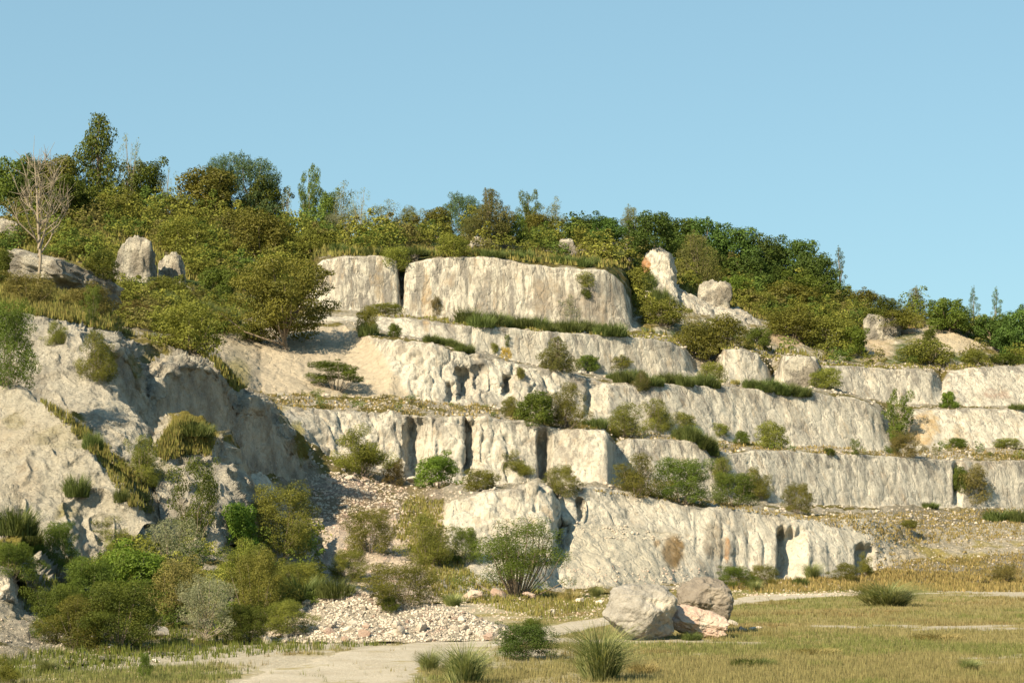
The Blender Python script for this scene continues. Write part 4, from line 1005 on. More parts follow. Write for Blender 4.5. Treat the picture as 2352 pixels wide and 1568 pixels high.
# ------------------------------------------------------------------ trees and shrubs, one by one
bpy.context.view_layer.update()
DEPS = bpy.context.evaluated_depsgraph_get()
T = 'tree'; S = 'shrub'
PLANTS = [
 # skyline, left to right
 ('oak_b',18,462,130,118,'broadleaf_tree',T,'dark olive tree filling the left edge of the skyline'),
 ('dark_b',58,455,80,110,'broadleaf_tree',T,'dark green tree just right of the left edge on the skyline'),
 ('oak_a',118,462,130,122,'broadleaf_tree',T,'rounded olive tree left of the tallest cone-shaped tree'),
 ('cone_a',210,436,150,190,'conical_tree',T,'tallest cone-shaped tree rising above the left hilltop'),
 ('birch',290,430,62,134,'birch_tree',T,'thin pale birch with sparse crown right of the tallest tree'),
 ('oak_b',320,478,126,122,'broadleaf_tree',T,'dark rounded tree in front of the thin pale birch'),
 ('birch',376,470,40,95,'birch_tree',T,'small bluish airy tree in the dip of the left skyline'),
 ('blue_a',497,440,74,98,'conifer_tree',T,'smaller blue-green conifer left of the broad blue-green one'),
 ('blue_a',566,462,136,122,'conifer_tree',T,'broad blue-green conifer on the left skyline'),
 ('oak_a',468,510,170,140,'broadleaf_tree',T,'olive tree with pale branches below the blue-green conifers'),
 ('oak_b',600,500,110,95,'broadleaf_tree',T,'dark tree at the right foot of the broad blue-green conifer'),
 ('birch',655,482,26,62,'sapling',T,'thin wispy sapling alone against the sky left of the columnar tree'),
 ('poplar',703,505,58,134,'columnar_tree',T,'tall columnar green tree standing alone on the skyline'),
 ('oak_b',748,512,66,82,'broadleaf_tree',T,'round dark tree right of the tall columnar tree'),
 ('airy_a',786,505,78,98,'airy_tree',T,'blue-grey feathery tree behind the round dark tree'),
 ('birch',826,530,42,108,'birch_tree',T,'slender light green tree with pale trunk right of the feathery tree'),
 ('airy_a',882,545,96,92,'airy_tree',T,'pale see-through tree with sky between its branches'),
 ('airy_b',942,548,70,80,'airy_tree',T,'brownish airy tree right of the pale see-through tree'),
 ('oak_a',1002,552,96,82,'broadleaf_tree',T,'low olive tree left of the feathery-branched tree'),
 ('blue_a',1062,530,86,96,'feathery_tree',T,'blue-green tree with feathery branches reaching left'),
 ('pine_a',1124,552,122,124,'pine_tree',T,'bushy pine at the middle of the skyline'),
 ('oak_b',1175,560,80,72,'broadleaf_tree',T,'low green tree right of the bushy skyline pine'),
 ('poplar',1214,530,52,104,'columnar_tree',T,'slender two-topped green tree right of the bushy pine'),
 ('airy_a',1274,530,62,86,'airy_tree',T,'pale sparse tree at the left end of the dark wood'),
 ('oak_a',1240,556,90,72,'broadleaf_tree',T,'olive tree between the slender tree and the pale sparse tree'),
 ('dark_a',1336,556,84,62,'dark_tree',T,'leftmost dark round tree of the dark wood'),
 ('dark_b',1393,562,96,76,'dark_tree',T,'second dark tree of the wood, left of its small pine'),
 ('pine_b',1450,565,64,94,'pine_tree',T,'small pine poking out of the left part of the dark wood'),
 ('dark_a',1505,572,104,90,'dark_tree',T,'dark tree right of the small pine in the wood'),
 ('dark_b',1562,588,112,106,'dark_tree',T,'dark tree behind the large hillside pine'),
 ('dark_a',1622,602,116,112,'dark_tree',T,'highest dark tree at the crown of the wood'),
 ('dark_b',1690,622,124,118,'dark_tree',T,'dark tree right of the crown of the wood'),
 ('dark_a',1758,642,116,110,'dark_tree',T,'dark tree below the dip of the wood outline'),
 ('dark_b',1830,664,124,132,'dark_tree',T,'dark tree with pointed top near the right end of the wood'),
 ('dark_a',1882,694,110,118,'dark_tree',T,'last dark tree at the right end of the wood'),
 ('dark_b',1730,668,110,90,'dark_tree',T,'dark tree at the front edge of the wood centre'),
 ('oak_b',1840,704,120,80,'broadleaf_tree',T,'olive green tree at the front right of the dark wood'),
 ('pine_b',1603,652,112,120,'pine_tree',T,'large brownish pine on the hillside in front of the dark wood'),
 ('spruce',1936,684,66,122,'spruce_tree',T,'open blue-green spruce alone right of the dark wood'),
 ('oak_a',1990,724,90,62,'broadleaf_tree',T,'low olive tree right of the open spruce'),
 ('oak_b',2040,730,66,50,'broadleaf_tree',T,'small dark tree between open spruce and round pine'),
 ('pine_b',2106,728,52,70,'pine_tree',T,'small round-topped pine on the right skyline'),
 ('oak_b',2188,766,112,86,'broadleaf_tree',T,'rounded green tree left of the two small spruces'),
 ('spruce',2245,744,40,90,'spruce_tree',T,'left one of the two small spruces on the right skyline'),
 ('spruce',2299,752,48,96,'spruce_tree',T,'right one of the two small spruces on the right skyline'),
 ('dark_a',2282,800,110,80,'dark_tree',T,'dark tree under the two small spruces'),
 ('dark_b',2342,828,100,128,'dark_tree',T,'dark tree cut by the right edge above the ledges'),
 # upper hillside
 ('green_b',150,520,110,120,'shrub',S,'dense green shrub below the rounded olive tree at left'),
 ('scrub_a',262,520,130,84,'shrub',S,'wide olive shrub above the tall rock stack'),
 ('yellow_a',420,592,132,96,'shrub',S,'round yellow-green shrub right of the tall rock stack'),
 ('scrub_b',600,606,146,130,'shrub',S,'large brownish olive shrub above the scrub tree by the upper wall'),
 ('scrub_a',540,560,120,90,'shrub',S,'olive shrub left of the large brownish olive shrub'),
 ('scrub_b',720,590,100,70,'shrub',S,'olive shrub just above the left corner of the upper wall'),
 ('silver_b',770,545,70,60,'shrub',S,'grey-green shrub on the hill above the left block of the upper wall'),
 ('yellow_a',905,620,70,56,'shrub',S,'yellowish shrub growing over the cleft of the upper wall'),
 ('yellow_a',1040,590,80,56,'shrub',S,'yellowish shrub at the edge above the middle of the upper wall'),
 ('green_a',496,694,96,84,'shrub',S,'green shrub left of the big hillside tree'),
 ('near_oak',648,812,225,226,'broadleaf_tree',T,'big spreading green tree beside the left end of the upper wall'),
 ('yellow_a',430,808,145,116,'shrub',S,'broad yellowish shrub on the shoulder above the shaded cut'),
 ('scrub_b',230,640,90,70,'shrub',S,'dark shrub left of the tall rock stack'),
 ('scrub_a',370,690,110,60,'shrub',S,'low shrub below the tall rock stack'),
 ('scrub_b',290,690,60,46,'shrub',S,'small shrub below the long grey slab'),
 ('brown_a',60,700,120,80,'shrub',S,'brownish bramble shrub at the foot of the bare tree'),
 ('brown_a',200,720,130,70,'shrub',S,'brownish bramble shrub right of the bare tree foot'),
 ('green_a',10,660,70,90,'shrub',S,'green shrub at the left edge beside the long grey slab'),
 ('brown_a',300,745,120,60,'shrub',S,'low brownish bramble above the pale rock crest'),
 ('sapling',205,750,50,100,'shrub',S,'leafy upright shrub at the top of the pale tilted slab'),
 ('green_a',575,785,70,45,'shrub',S,'small shrub left below the big spreading tree'),
 # upper wall and ledges
 ('yellow_a',1340,664,48,44,'shrub',S,'round yellow-green bush perched high on the upper wall'),
 ('green_a',1345,688,26,26,'shrub',S,'tiny green bush just below the perched round bush'),
 ('airy_a',1305,744,56,70,'shrub',S,'airy grey-green bush at the foot of the upper wall'),
 ('brown_a',1003,728,28,50,'shrub',S,'small brown dry bush against the upper wall foot'),
 ('yellow_a',885,722,74,30,'shrub',S,'low yellowish bush at the foot of the left upper wall block'),
 ('yellow_a',842,768,52,70,'shrub',S,'yellow-green bush at the left end of the fourth wall'),
 ('green_a',905,775,30,34,'shrub',S,'thin small bush right of the one at the left end of the fourth wall'),
 ('pine_a',1280,856,92,84,'juniper',S,'pointed dark juniper bush in front of the fourth wall'),
 ('green_a',1344,852,66,40,'shrub',S,'low bush right beside the pointed juniper'),
 ('gold_a',1161,828,26,32,'shrub',S,'small golden bush in front of the fourth wall'),
 ('sapling',1164,800,16,34,'shrub',S,'tiny green sprig above the golden bush'),
 ('yellow_a',1136,812,20,26,'shrub',S,'tiny pale green bush left of the golden bush'),
 ('yellow_a',1196,872,22,30,'shrub',S,'tiny bush on the rim of the craggy third wall'),
 ('umbrella',768,902,126,78,'shrub',S,'umbrella-shaped bush on the sandy slope'),
 ('scrub_a',1420,850,60,36,'shrub',S,'low bush at the middle foot of the fourth wall'),
 ('pine_a',1474,898,48,48,'pine_tree',T,'small young pine on the rim of the third wall'),
 ('scrub_a',1602,830,110,96,'shrub',S,'olive bush at the right end of the fourth wall'),
 ('scrub_b',1672,800,116,82,'shrub',S,'round dark bush right of the fourth wall end'),
 ('green_a',1745,800,64,50,'shrub',S,'green bush below the slanting rock rib'),
 ('yellow_a',1637,884,62,56,'shrub',S,'yellow-brown bush between the wall end and the fluted block'),
 ('scrub_b',1474,694,110,84,'shrub',S,'bush on the steep slope left of the pinnacle'),
 ('scrub_a',1520,750,120,70,'shrub',S,'bush at the foot of the slanting rock rib'),
 ('yellow_a',1900,894,78,52,'shrub',S,'yellowish bush right of the dark square block'),
 ('bright_a',1700,696,62,66,'shrub',S,'bright green bush right of the pale rock under the pine'),
 ('yellow_a',1745,716,78,52,'shrub',S,'yellowish bush right of the bright green hillside bush'),
 ('scrub_b',1822,722,150,80,'shrub',S,'wide olive bush below the dark wood'),
 ('scrub_a',1830,782,150,84,'shrub',S,'wide brownish bush in the middle of the right hillside'),
 ('scrub_b',1915,812,130,92,'shrub',S,'dense dark bush left of the bright cone-shaped bush'),
 ('bright_a',1965,822,64,74,'shrub',S,'bright green cone-shaped bush below the domed rock'),
 ('scrub_a',2055,755,110,50,'shrub',S,'brownish bush on the skyline slope right of the domed rock'),
 ('green_a',2137,790,32,36,'shrub',S,'small bush on the bare sandy bank at right'),
 ('scrub_a',2130,840,130,66,'shrub',S,'bush below the bare sandy bank at right'),
 ('scrub_b',2245,838,70,36,'shrub',S,'low bush at the right foot of the bare sandy bank'),
 ('green_a',2310,838,80,30,'shrub',S,'dark low bush on the top right ledge'),
 # middle ledges
 ('yellow_a',1170,958,38,50,'shrub',S,'small rounded bush on the rim of the second wall'),
 ('green_a',1232,978,84,82,'shrub',S,'left dark bush of the pair on the second wall'),
 ('airy_b',1300,984,96,108,'shrub',S,'right lighter bush of the pair on the second wall'),
 ('airy_b',1440,1006,100,84,'shrub',S,'olive bush left of its taller twin on the corner ledge'),
 ('airy_b',1510,994,76,80,'shrub',S,'right bush of the twins on the corner ledge'),
 ('yellow_a',1570,985,60,40,'shrub',S,'pale yellowish bush right of the twin bushes'),
 ('yellow_a',1776,1032,72,66,'shrub',S,'layered yellow-green bush in front of the third wall'),
 ('yellow_a',1655,1004,44,34,'shrub',S,'small yellowish bush at the foot of the third wall'),
 ('green_a',1705,1022,34,34,'shrub',S,'small thin bush left of the layered yellow-green bush'),
 ('poplar',2066,1034,66,140,'columnar_shrub',S,'tall dark columnar bush in the gap of the third wall'),
 ('brown_a',2086,1056,70,66,'shrub',S,'brownish bush at the foot of the columnar bush'),
 ('bright_a',2180,938,34,40,'shrub',S,'small bright bush on the right-hand upper ledge'),
 ('green_a',1906,1048,28,20,'shrub',S,'tiny round bush on the right-hand ledge'),
 ('sapling',1968,1052,28,46,'shrub',S,'small upright bush on the right-hand ledge'),
 ('green_a',2202,1030,44,26,'shrub',S,'small bush at the foot of the right orange-stained wall'),
 ('yellow_a',2318,1030,60,26,'shrub',S,'low yellowish bush at the right edge ledge'),
 ('brown_a',2240,1158,100,90,'shrub',S,'brownish scrub filling the recess of the second wall at right'),
 ('green_a',2205,1130,40,60,'shrub',S,'green bush in the corner of the second wall at right'),
 # second ledge and lower slope
 ('near_yellow',825,1096,152,120,'shrub',S,'broad yellow-green bush at the head of the rubble slope'),
 ('chestnut',1005,1120,100,84,'shrub',S,'vivid green bush against the second wall recess'),
 ('brown_a',905,1115,60,60,'shrub',S,'thin dry bush left of the vivid green bush'),
 ('near_yellow',1188,1106,86,72,'shrub',S,'yellow-green bush in front of the second wall'),
 ('yellow_a',1105,1128,84,52,'shrub',S,'dry yellowish bush right of the vivid green bush'),
 ('near_olive',1292,1146,82,80,'shrub',S,'bush beside the top of the pale broken block'),
 ('airy_b',1462,1144,104,104,'shrub',S,'leftmost bush of the row under the second wall corner'),
 ('near_green',1568,1160,140,110,'shrub',S,'largest dark bush of the row on the first ledge'),
 ('airy_b',1650,1120,70,70,'shrub',S,'lighter bush peeping behind the row on the first ledge'),
 ('near_green',1690,1164,108,80,'shrub',S,'dark rounded bush right of the largest one on the first ledge'),
 ('silver_b',1664,1090,40,46,'shrub',S,'grey-green bush above the row on the first ledge'),
 ('airy_b',1742,1150,66,78,'shrub',S,'upright olive bush behind the dark rounded bush'),
 ('near_olive',1836,1180,72,72,'shrub',S,'last olive bush at the right end of the first ledge row'),
 ('near_olive',845,1280,116,116,'shrub',S,'leaning olive bush in the middle of the rubble slope'),
 ('airy_b',985,1300,110,120,'shrub',S,'loose yellowish bush left of the pale broken block'),
 ('near_green',1068,1300,70,90,'shrub',S,'green bush under the left edge of the pale broken block'),
 ('willow_big',1188,1372,262,182,'willow_bush',S,'large spreading willow bush with dark visible stems'),
 ('near_olive',915,1396,170,104,'shrub',S,'dense olive bush behind the middle of the rubble pile'),
 ('near_green',893,1408,44,40,'shrub',S,'small fresh green bush on the crest of the rubble pile'),
 ('near_olive',800,1340,90,80,'shrub',S,'bush at the low end of the rubble slope'),
 # left foreground
 ('near_green',8,900,130,215,'tall_shrub',S,'tall dark shrub at the left edge beside the tilted slab'),
 ('airy_b',128,795,52,60,'shrub',S,'thin brownish shrub at the top of the tilted slab'),
 ('airy_b',218,880,86,124,'shrub',S,'shrub hanging over the right edge of the tilted slab'),
 ('near_olive',640,1285,160,176,'shrub',S,'broad olive bush at the foot of the shaded cut'),
 ('bright_a',545,1268,90,112,'shrub',S,'light green bush left of the broad olive bush at the cut'),
 ('sapling',445,1255,130,205,'tall_shrub',S,'tall leafy sapling in front of the rock knob'),
 ('airy_b',320,1120,92,120,'shrub',S,'multi-stemmed shrub in the grassy gully'),
 ('silver_b',385,1320,140,130,'willow_bush',S,'upper grey-green willow in the left bush mass'),
 ('near_yellow',260,1268,140,80,'shrub',S,'yellowish bush at the foot of the bright white slope'),
 ('chestnut',292,1415,190,170,'broadleaf_bush',S,'bright green large-leaved bush in the left bush mass'),
 ('near_green',262,1486,180,150,'shrub',S,'dark green bush lowest in the left bush mass'),
 ('near_olive',170,1490,150,120,'shrub',S,'olive bush beside the slanted rock at the bottom of the bush mass'),
 ('near_green',195,1420,150,140,'shrub',S,'dense green bush left of the bright large-leaved one'),
 ('near_green',120,1475,130,130,'shrub',S,'dark green bush at the left end of the bush mass'),
 ('silver_a',468,1478,116,156,'willow_bush',S,'rounded silvery willow on a thin trunk'),
 ('near_olive',590,1450,140,190,'shrub',S,'olive bush right of the silvery willow'),
 ('brown_a',400,1430,130,150,'shrub',S,'brownish twiggy bush behind the silvery willow'),
 ('near_green',560,1480,110,90,'shrub',S,'green bush at the right foot of the silvery willow'),
 ('near_olive',655,1458,110,80,'shrub',S,'sprawling bush over the left end of the rubble pile'),
 ('near_yellow',540,1350,150,110,'shrub',S,'yellow-green bush in the middle of the left bush mass'),
 ('near_green',18,1335,120,90,'shrub',S,'green shrub below the grey rock rib at the left edge'),
 ('near_green',128,1318,90,120,'shrub',S,'dark green bush in the cleft beside the grey rock rib'),
 ('near_olive',680,1370,120,80,'shrub',S,'olive bush between the left bush mass and the rubble slope'),
 ('near_yellow',250,1350,90,110,'shrub',S,'small yellowish bush above the bright large-leaved bush'),
 # right foot and meadow
 ('near_green',1690,1352,90,52,'shrub',S,'low green bush at the foot of the lowest fluted wall'),
 ('near_olive',1755,1346,70,50,'shrub',S,'low olive bush right of the green one at the fluted wall'),
 ('near_olive',1945,1336,64,44,'shrub',S,'low bush at the right end of the lowest fluted wall'),
 ('near_yellow',1990,1325,40,56,'shrub',S,'yellowish bush in the last recess of the lowest wall'),
 ('brown_a',2310,1340,60,46,'shrub',S,'twiggy brown bush on the right grassy bank'),
 ('scrub_a',2090,1215,44,22,'shrub',S,'tiny bush on the gravel bank right of the lowest wall'),
 ('near_dark',1206,1516,140,84,'gorse_shrub',S,'low dark gorse bush in the foreground meadow'),
 ('near_green',1222,1474,56,54,'shrub',S,'leafy sprig standing just behind the dark gorse bush'),
 ('near_yellow',8,1575,80,70,'shrub',S,'yellowish bush cut by the bottom left corner'),
 ('near_green',330,1560,30,60,'shrub',S,'small upright sprig near the bottom left of the track'),
]
for (key, x, y, w_, h_, nm, ct, lab) in PLANTS:
    plant(key, x, y, w_, h_, nm, ct, lab)

# bare pale tree at the left
def bare_tree():
    rng = np.random.default_rng(9)
    root = bpy.data.objects.new('bare_tree', None); COL.objects.link(root)
    p, _ = hit(85, 672)
    k = p[1] / F; Ht = 318 * k
    root.location = p
    tk = tube([(0, 0, -.3), (.02 * Ht, 0, .25 * Ht), (-.005 * Ht, 0, .5 * Ht), (-.02 * Ht, 0, .75 * Ht), (-.045 * Ht, 0, Ht)], [.012 * Ht, .011 * Ht, .0095 * Ht, .007 * Ht, .003 * Ht], 7)
    link('trunk', mesh_np('trunk', tk[0], tk[1], M_PALE, True), root)
    for i in range(34):
        z = rng.uniform(.25, .9); an = rng.uniform(0, 6.28); L = (1 - z) * .40 + .10
        e = np.array([math.cos(an) * L * .65, math.sin(an) * L * .65, z + L * .85]); b = np.array([(.02 - .06 * z) * .5, 0, z])
        m_ = (b + e) / 2 + np.array([math.cos(an) * .03, 0, -.02])
        parts = [tube(np.array([b, m_, e]) * Ht, [.007 * Ht * (1.25 - z), .005 * Ht * (1.25 - z), .0016 * Ht], 5)]
        for q in range(8):
            s0 = m_ + (e - m_) * rng.uniform(0, .9); dd = rng.normal(size=3) * .5 + np.array([0, 0, .8])
            parts.append(tube(np.array([s0, s0 + dd * .04, s0 + dd * .09]) * Ht, [.0026 * Ht, .0018 * Ht, .001 * Ht], 4))
        V, Fc = join(parts)
        link('branch', mesh_np('branch', V, Fc, M_PALE, True), root)
    tag(root, 'leafless pale tree with upswept branches near the left edge', 'tree')
bare_tree()

# broom clumps and grass tussocks
ORD = 'first second third fourth fifth sixth seventh eighth ninth tenth eleventh twelfth thirteenth fourteenth fifteenth sixteenth seventeenth eighteenth nineteenth twentieth twenty-first twenty-second'.split()
def belt(key, pts, n, w_, h_, name, cat, label, group, jit=6):
    pts = np.array(pts, float)
    for i in range(n):
        t = (i + .5) / n * (len(pts) - 1); j = min(int(t), len(pts) - 2); q = pts[j] + (pts[j + 1] - pts[j]) * (t - j)
        s_ = random.uniform(.75, 1.3)
        lab_ = label + ', ' + ORD[i] + (' from the top' if abs(pts[-1][0] - pts[0][0]) < 20 else ' from the left')
        clump(random.choice(key), q[0] + random.uniform(-jit, jit) * 0.5, q[1] + random.uniform(-jit, jit) * .5, w_ * s_, h_ * s_ * random.uniform(.8, 1.2), name, cat, lab_, group)
BR = ('broom_a', 'broom_b')
belt(BR, [(1065,742),(1150,750),(1250,758),(1340,762),(1420,770)], 20, 52, 38, 'broom', 'broom', 'broom in the belt below the upper wall', 'broom belt below the upper wall', 9)
belt(BR, [(985,784),(1030,792),(1075,812)], 9, 40, 24, 'broom', 'broom', 'broom on the strip above the craggy wall', 'broom strip above the third wall', 3)
belt(BR, [(760,578),(880,588),(1000,585)], 9, 44, 26, 'broom', 'broom', 'broom on the hill above the left upper block', 'broom above the left upper wall')
belt(BR, [(1090,584),(1190,596),(1290,606),(1360,612)], 14, 44, 28, 'broom', 'broom', 'broom on the hill above the right upper wall', 'broom above the right upper wall')
belt(BR, [(320,700),(400,705),(470,730),(540,750)], 20, 46, 44, 'broom', 'broom', 'broom on the slope left of the spreading tree', 'broom on the left slope', 12)
belt(BR, [(1395,870),(1480,880),(1560,884),(1650,890)], 12, 44, 34, 'broom', 'broom', 'broom along the rim of the third wall', 'broom on the third wall rim', 9)
belt(BR, [(1720,890),(1780,900),(1850,912)], 14, 40, 30, 'broom', 'broom', 'broom hanging over the wall below the square block', 'broom below the square block', 8)
belt(BR, [(1560,1000),(1600,1018),(1640,1050)], 11, 40, 36, 'broom', 'broom', 'bright broom on the corner ledge', 'broom on the corner ledge', 8)
belt(BR, [(1350,975),(1380,985)], 3, 36, 26, 'broom', 'broom', 'broom clump below the pair of bushes on the second wall', 'broom by the bush pair', 4)
belt(BR, [(1480,640),(1510,690),(1530,710)], 6, 44, 44, 'broom', 'broom', 'broom on the steep slope beside the pinnacle', 'broom by the pinnacle', 8)
belt(BR, [(1395,600),(1440,590),(1490,580)], 6, 44, 28, 'broom', 'broom', 'broom on the hilltop left of the pinnacle', 'broom on the hilltop', 6)
belt(BR, [(2060,985),(2055,1010)], 2, 30, 26, 'broom', 'broom', 'broom clump beside the columnar bush', 'broom by the columnar bush', 3)
for (k_, x, y, w_, h_, lab) in [
  ('broom_a',172,1138,66,70,'dark green broom alone on the bright white slope'),('broom_b',276,1152,36,46,'small broom on the right rim of the bright white slope'),
  ('broom_a',28,1225,110,90,'large dark broom at the left edge above the grey rock rib'),('broom_b',210,1030,50,56,'broom in the upper part of the grassy gully'),
  ('broom_b',60,1260,70,80,'broom on the grey rock rib at the left edge'),('broom_a',690,1380,130,80,'wide green broom behind the left part of the rubble pile'),
  ('broom_b',770,1370,90,60,'green broom right of the wide one behind the rubble pile'),('broom_a',2183,936,50,24,'round broom on the right-hand upper ledge'),
  ('broom_b',2338,940,40,22,'broom at the right end of the upper ledge'),('broom_a',2138,1166,44,20,'broom at the foot of the second wall at right'),
  ('broom_a',2300,1196,80,40,'bright green broom low on the right bank'),('broom_b',2345,1196,60,40,'broom at the right edge low on the bank'),('broom_b',845,770,50,44,'dark broom under the yellow-green bush at the fourth wall'),
  ('broom_a',2048,1040,40,26,'broom clump at the foot of the columnar bush'),('broom_b',1840,1345,40,30,'broom by the shaded recess of the lowest wall')]:
    clump(k_, x, y, w_, h_, 'broom', 'broom', lab)
for (k_, x, y, w_, h_, lab) in [
  ('tuft_a',1380,1566,190,185,'largest grass tussock in front of the grey boulder'),('tuft_b',1065,1576,150,140,'middle grass tussock left of the gorse bush'),
  ('tuft_b',985,1542,80,72,'small grass tussock left of the middle one'),('tuft_a',2045,1392,210,80,'wide patch of tall reedy grass in the far meadow'),
  ('tuft_b',1735,1356,44,34,'grass tussock right of the brown boulder by the far track'),('tuft_a',1368,1372,44,40,'grass tussock at the foot of the white talus'),
  ('tuft_b',1040,1392,70,44,'tussock right of the dense olive bush'),('tuft_a',975,1275,50,40,'dry tussock low on the rubble slope'),('tuft_b',105,1545,60,50,'dry tussock near the bottom left corner'),
  ('tuft_a',1868,1330,60,56,'tall grass at the foot of the lowest wall right of its recess'),('dry_a',1310,1380,60,36,'dry weeds under the right side of the big willow'),
  ('broom_b',440,1000,96,50,'grass cap on top of the rock knob'),('dry_a',1690,882,26,18,'yellow dry tuft on the rim of the third wall'),('broom_a',1590,1470,50,26,'weeds growing under the pink slab'),('broom_b',1735,1530,110,26,'low green weed patch in the lower right meadow'),('dry_a',1880,1502,120,20,'low brownish weed patch right of the boulders'),('dry_a',2160,1470,130,22,'low dry weed patch far right in the meadow'),('dry_a',1480,1545,80,34,'dry stalks right of the largest tussock'),('tuft_b',2230,1540,70,40,'loose grass tuft in the bottom right corner')]:
    clump(k_, x, y, w_, h_, 'grass_tussock', 'grass', lab)

# ------------------------------------------------------------------ stuff: scrub and grass nobody could count
def pip(x, y, poly):
    c = False; j = len(poly) - 1
    for i in range(len(poly)):
        xi, yi = poly[i]; xj, yj = poly[j]
        if (yi > y) != (yj > y) and x < (xj - xi) * (y - yi) / (yj - yi) + xi: c = not c
        j = i
    return c
def mini(rng):
    L = lobes('bush', 9, rng, 0.25); C = []; D = []
    for (x, y, z, s) in L:
        n = 44; d = rng.normal(size=(n, 3)); d /= np.linalg.norm(d, axis=1)[:, None]
        C.append(np.array([x, y, z]) + d * (s * rng.uniform(.65, 1, n))[:, None] * np.array([1, 1, .8])); D.append(d)
    return leaves(np.concatenate(C), np.concatenate(D), 0.075, 1.5, rng)
rs = np.random.default_rng(21)
MINIS = [mini(rs) for _ in range(6)]
SC_COL = np.array([1.24, 1.36, 1.25]) * np.array([(0.155, 0.150, 0.034), (0.135, 0.130, 0.031), (0.112, 0.130, 0.030), (0.195, 0.180, 0.042), (0.085, 0.112, 0.028), (0.15, 0.125, 0.046)])
def scrub(name, label, polys, n, wr, seed, cols=SC_COL, names=None):
    rg = np.random.default_rng(seed); parts = []; cc = []
    poly = polys; xs = [p[0] for p in poly]; ys = [p[1] for p in poly]
    tries = 0
    while len(parts) < n and tries < n * 8:
        tries += 1
        x = rg.uniform(min(xs), max(xs)); y = rg.uniform(min(ys), max(ys))
        if not pip(x, y, poly): continue
        p, nm = hit(x, y)
        if not nm or 'rock' in nm or 'stone' in nm or 'boulder' in nm: continue
        w_ = rg.uniform(*wr) * p[1] / F; h_ = w_ * rg.uniform(.55, .95)
        V, Fc = MINIS[rg.integers(6)]
        an = rg.uniform(0, 6.3); R = np.array([[math.cos(an), -math.sin(an), 0], [math.sin(an), math.cos(an), 0], [0, 0, 1]])
        parts.append(((V * np.array([w_, w_, h_])) @ R.T + p - np.array([0, 0, .04 * h_]), Fc))
        ci = cols[rg.integers(len(cols))] * rg.uniform(.7, 1.25)
        cc.append(np.repeat(ci[None] * rg.uniform(.75, 1.25, (len(V) // 4, 1)), 4, 0))
    V, Fc = join(parts); c = np.concatenate(cc); c = np.concatenate([c, np.ones((len(c), 1))], 1)
    o = link(name, mesh_np(name, V, Fc, M_SCRUB, False, {'col': c})); tag(o, label, kind='stuff')
scrub('hillside_scrub', 'dense low olive scrub covering the left hillside', [(-60,440),(200,430),(420,450),(640,500),(900,545),(1300,550),(1500,570),(1480,600),(1380,600),(1200,590),(1000,578),(760,578),(700,600),(720,700),(560,650),(440,660),(420,570),(240,560),(100,560),(-60,540)], 300, (42, 90), 31)
scrub('hillside_scrub', 'low scrub on the slope around the rock stack', [(-60,560),(240,560),(270,640),(420,660),(560,640),(700,700),(560,760),(480,800),(300,760),(0,720),(-60,700)], 130, (35, 75), 32)
scrub('hillside_scrub', 'low scrub on the right hillside', [(1460,600),(1600,620),(1900,690),(2100,725),(2380,790),(2380,835),(1900,838),(1780,800),(1600,770),(1470,750)], 230, (30, 70), 33)
scrub('wood_understory', 'dark undergrowth filling the wood on the hilltop', [(1310,545),(1500,560),(1640,600),(1800,650),(1920,690),(1900,705),(1780,680),(1640,640),(1500,600),(1320,565)], 70, (50, 90), 36, SC_COL[[4, 4, 2]] * .6)
scrub('ledge_weeds', 'small weeds growing along the ledges', [(640,900),(900,900),(1300,945),(1700,1000),(2350,1015),(2350,1055),(1700,1040),(1400,1010),(1200,975),(640,945)], 60, (10, 30), 34, names=('ledge',))
scrub('undergrowth', 'mixed undergrowth between the left bushes', [(60,1330),(250,1260),(420,1230),(560,1230),(720,1230),(740,1370),(660,1440),(560,1470),(400,1470),(150,1470)], 120, (40, 90), 35, SC_COL[[0, 2, 2, 4, 3]])

def grass(name, label, sampler, n, hr, seed, colf, blades=5, wid=0.012, lean=0.5):
    rg = np.random.default_rng(seed)
    B = sampler(rg, n)
    n = len(B)
    dist = B[:, 1]
    B = np.repeat(B, blades, 0); m_ = len(B)
    B[:, :2] += rg.normal(0, 0.06, (m_, 2)) * (np.repeat(dist, blades) / 60)[:, None]
    h = rg.uniform(*hr, m_); an = rg.uniform(0, 6.28, m_); ln = lean * h * rg.uniform(0, 1, m_)
    w_ = wid * np.maximum(1, B[:, 1] / 45) * rg.uniform(.7, 1.3, m_)
    S_ = np.stack([np.cos(an + 1.3), np.sin(an + 1.3), np.zeros(m_)], 1) * w_[:, None]
    Tp = B + np.stack([np.cos(an) * ln, np.sin(an) * ln, h], 1)
    B = B - np.array([0, 0, .02])
    V = np.stack([B - S_, B + S_, Tp], 1).reshape(-1, 3)
    c = colf(rg, B); c = np.concatenate([np.repeat(c, 3, 0), np.ones((m_ * 3, 1))], 1)
    o = link(name, mesh_np(name, V, np.arange(3 * m_).reshape(-1, 3), M_BLADE, False, {'col': c})); tag(o, label, kind='stuff')
def meadow_s(rg, n):
    x = rg.uniform(-120, 2480, n); y = 1342 + (1640 - 1342) * rg.uniform(0, 1, n) ** 0.85
    P = floor_at(x, y)
    e = track_mask(x, y)
    b = bare(P[:, 0], P[:, 1])
    keep = ((e < 0.04) | (rg.uniform(size=n) < 0.05)) & (rg.uniform(size=n) > b * 1.1) & ~((x < 700) & (y < 1470 + (700 - x) * 0.06))
    pile_ = (x > 540) & (x < 1220) & (y < 1474)
    bl = (x > 1400) & (x < 1660) & (y > 1400) & (y < 1458)
    keep &= ~pile_ & ~bl
    P = P[keep]; P[:, 2] = gz(P[:, 0], P[:, 1])
    return P
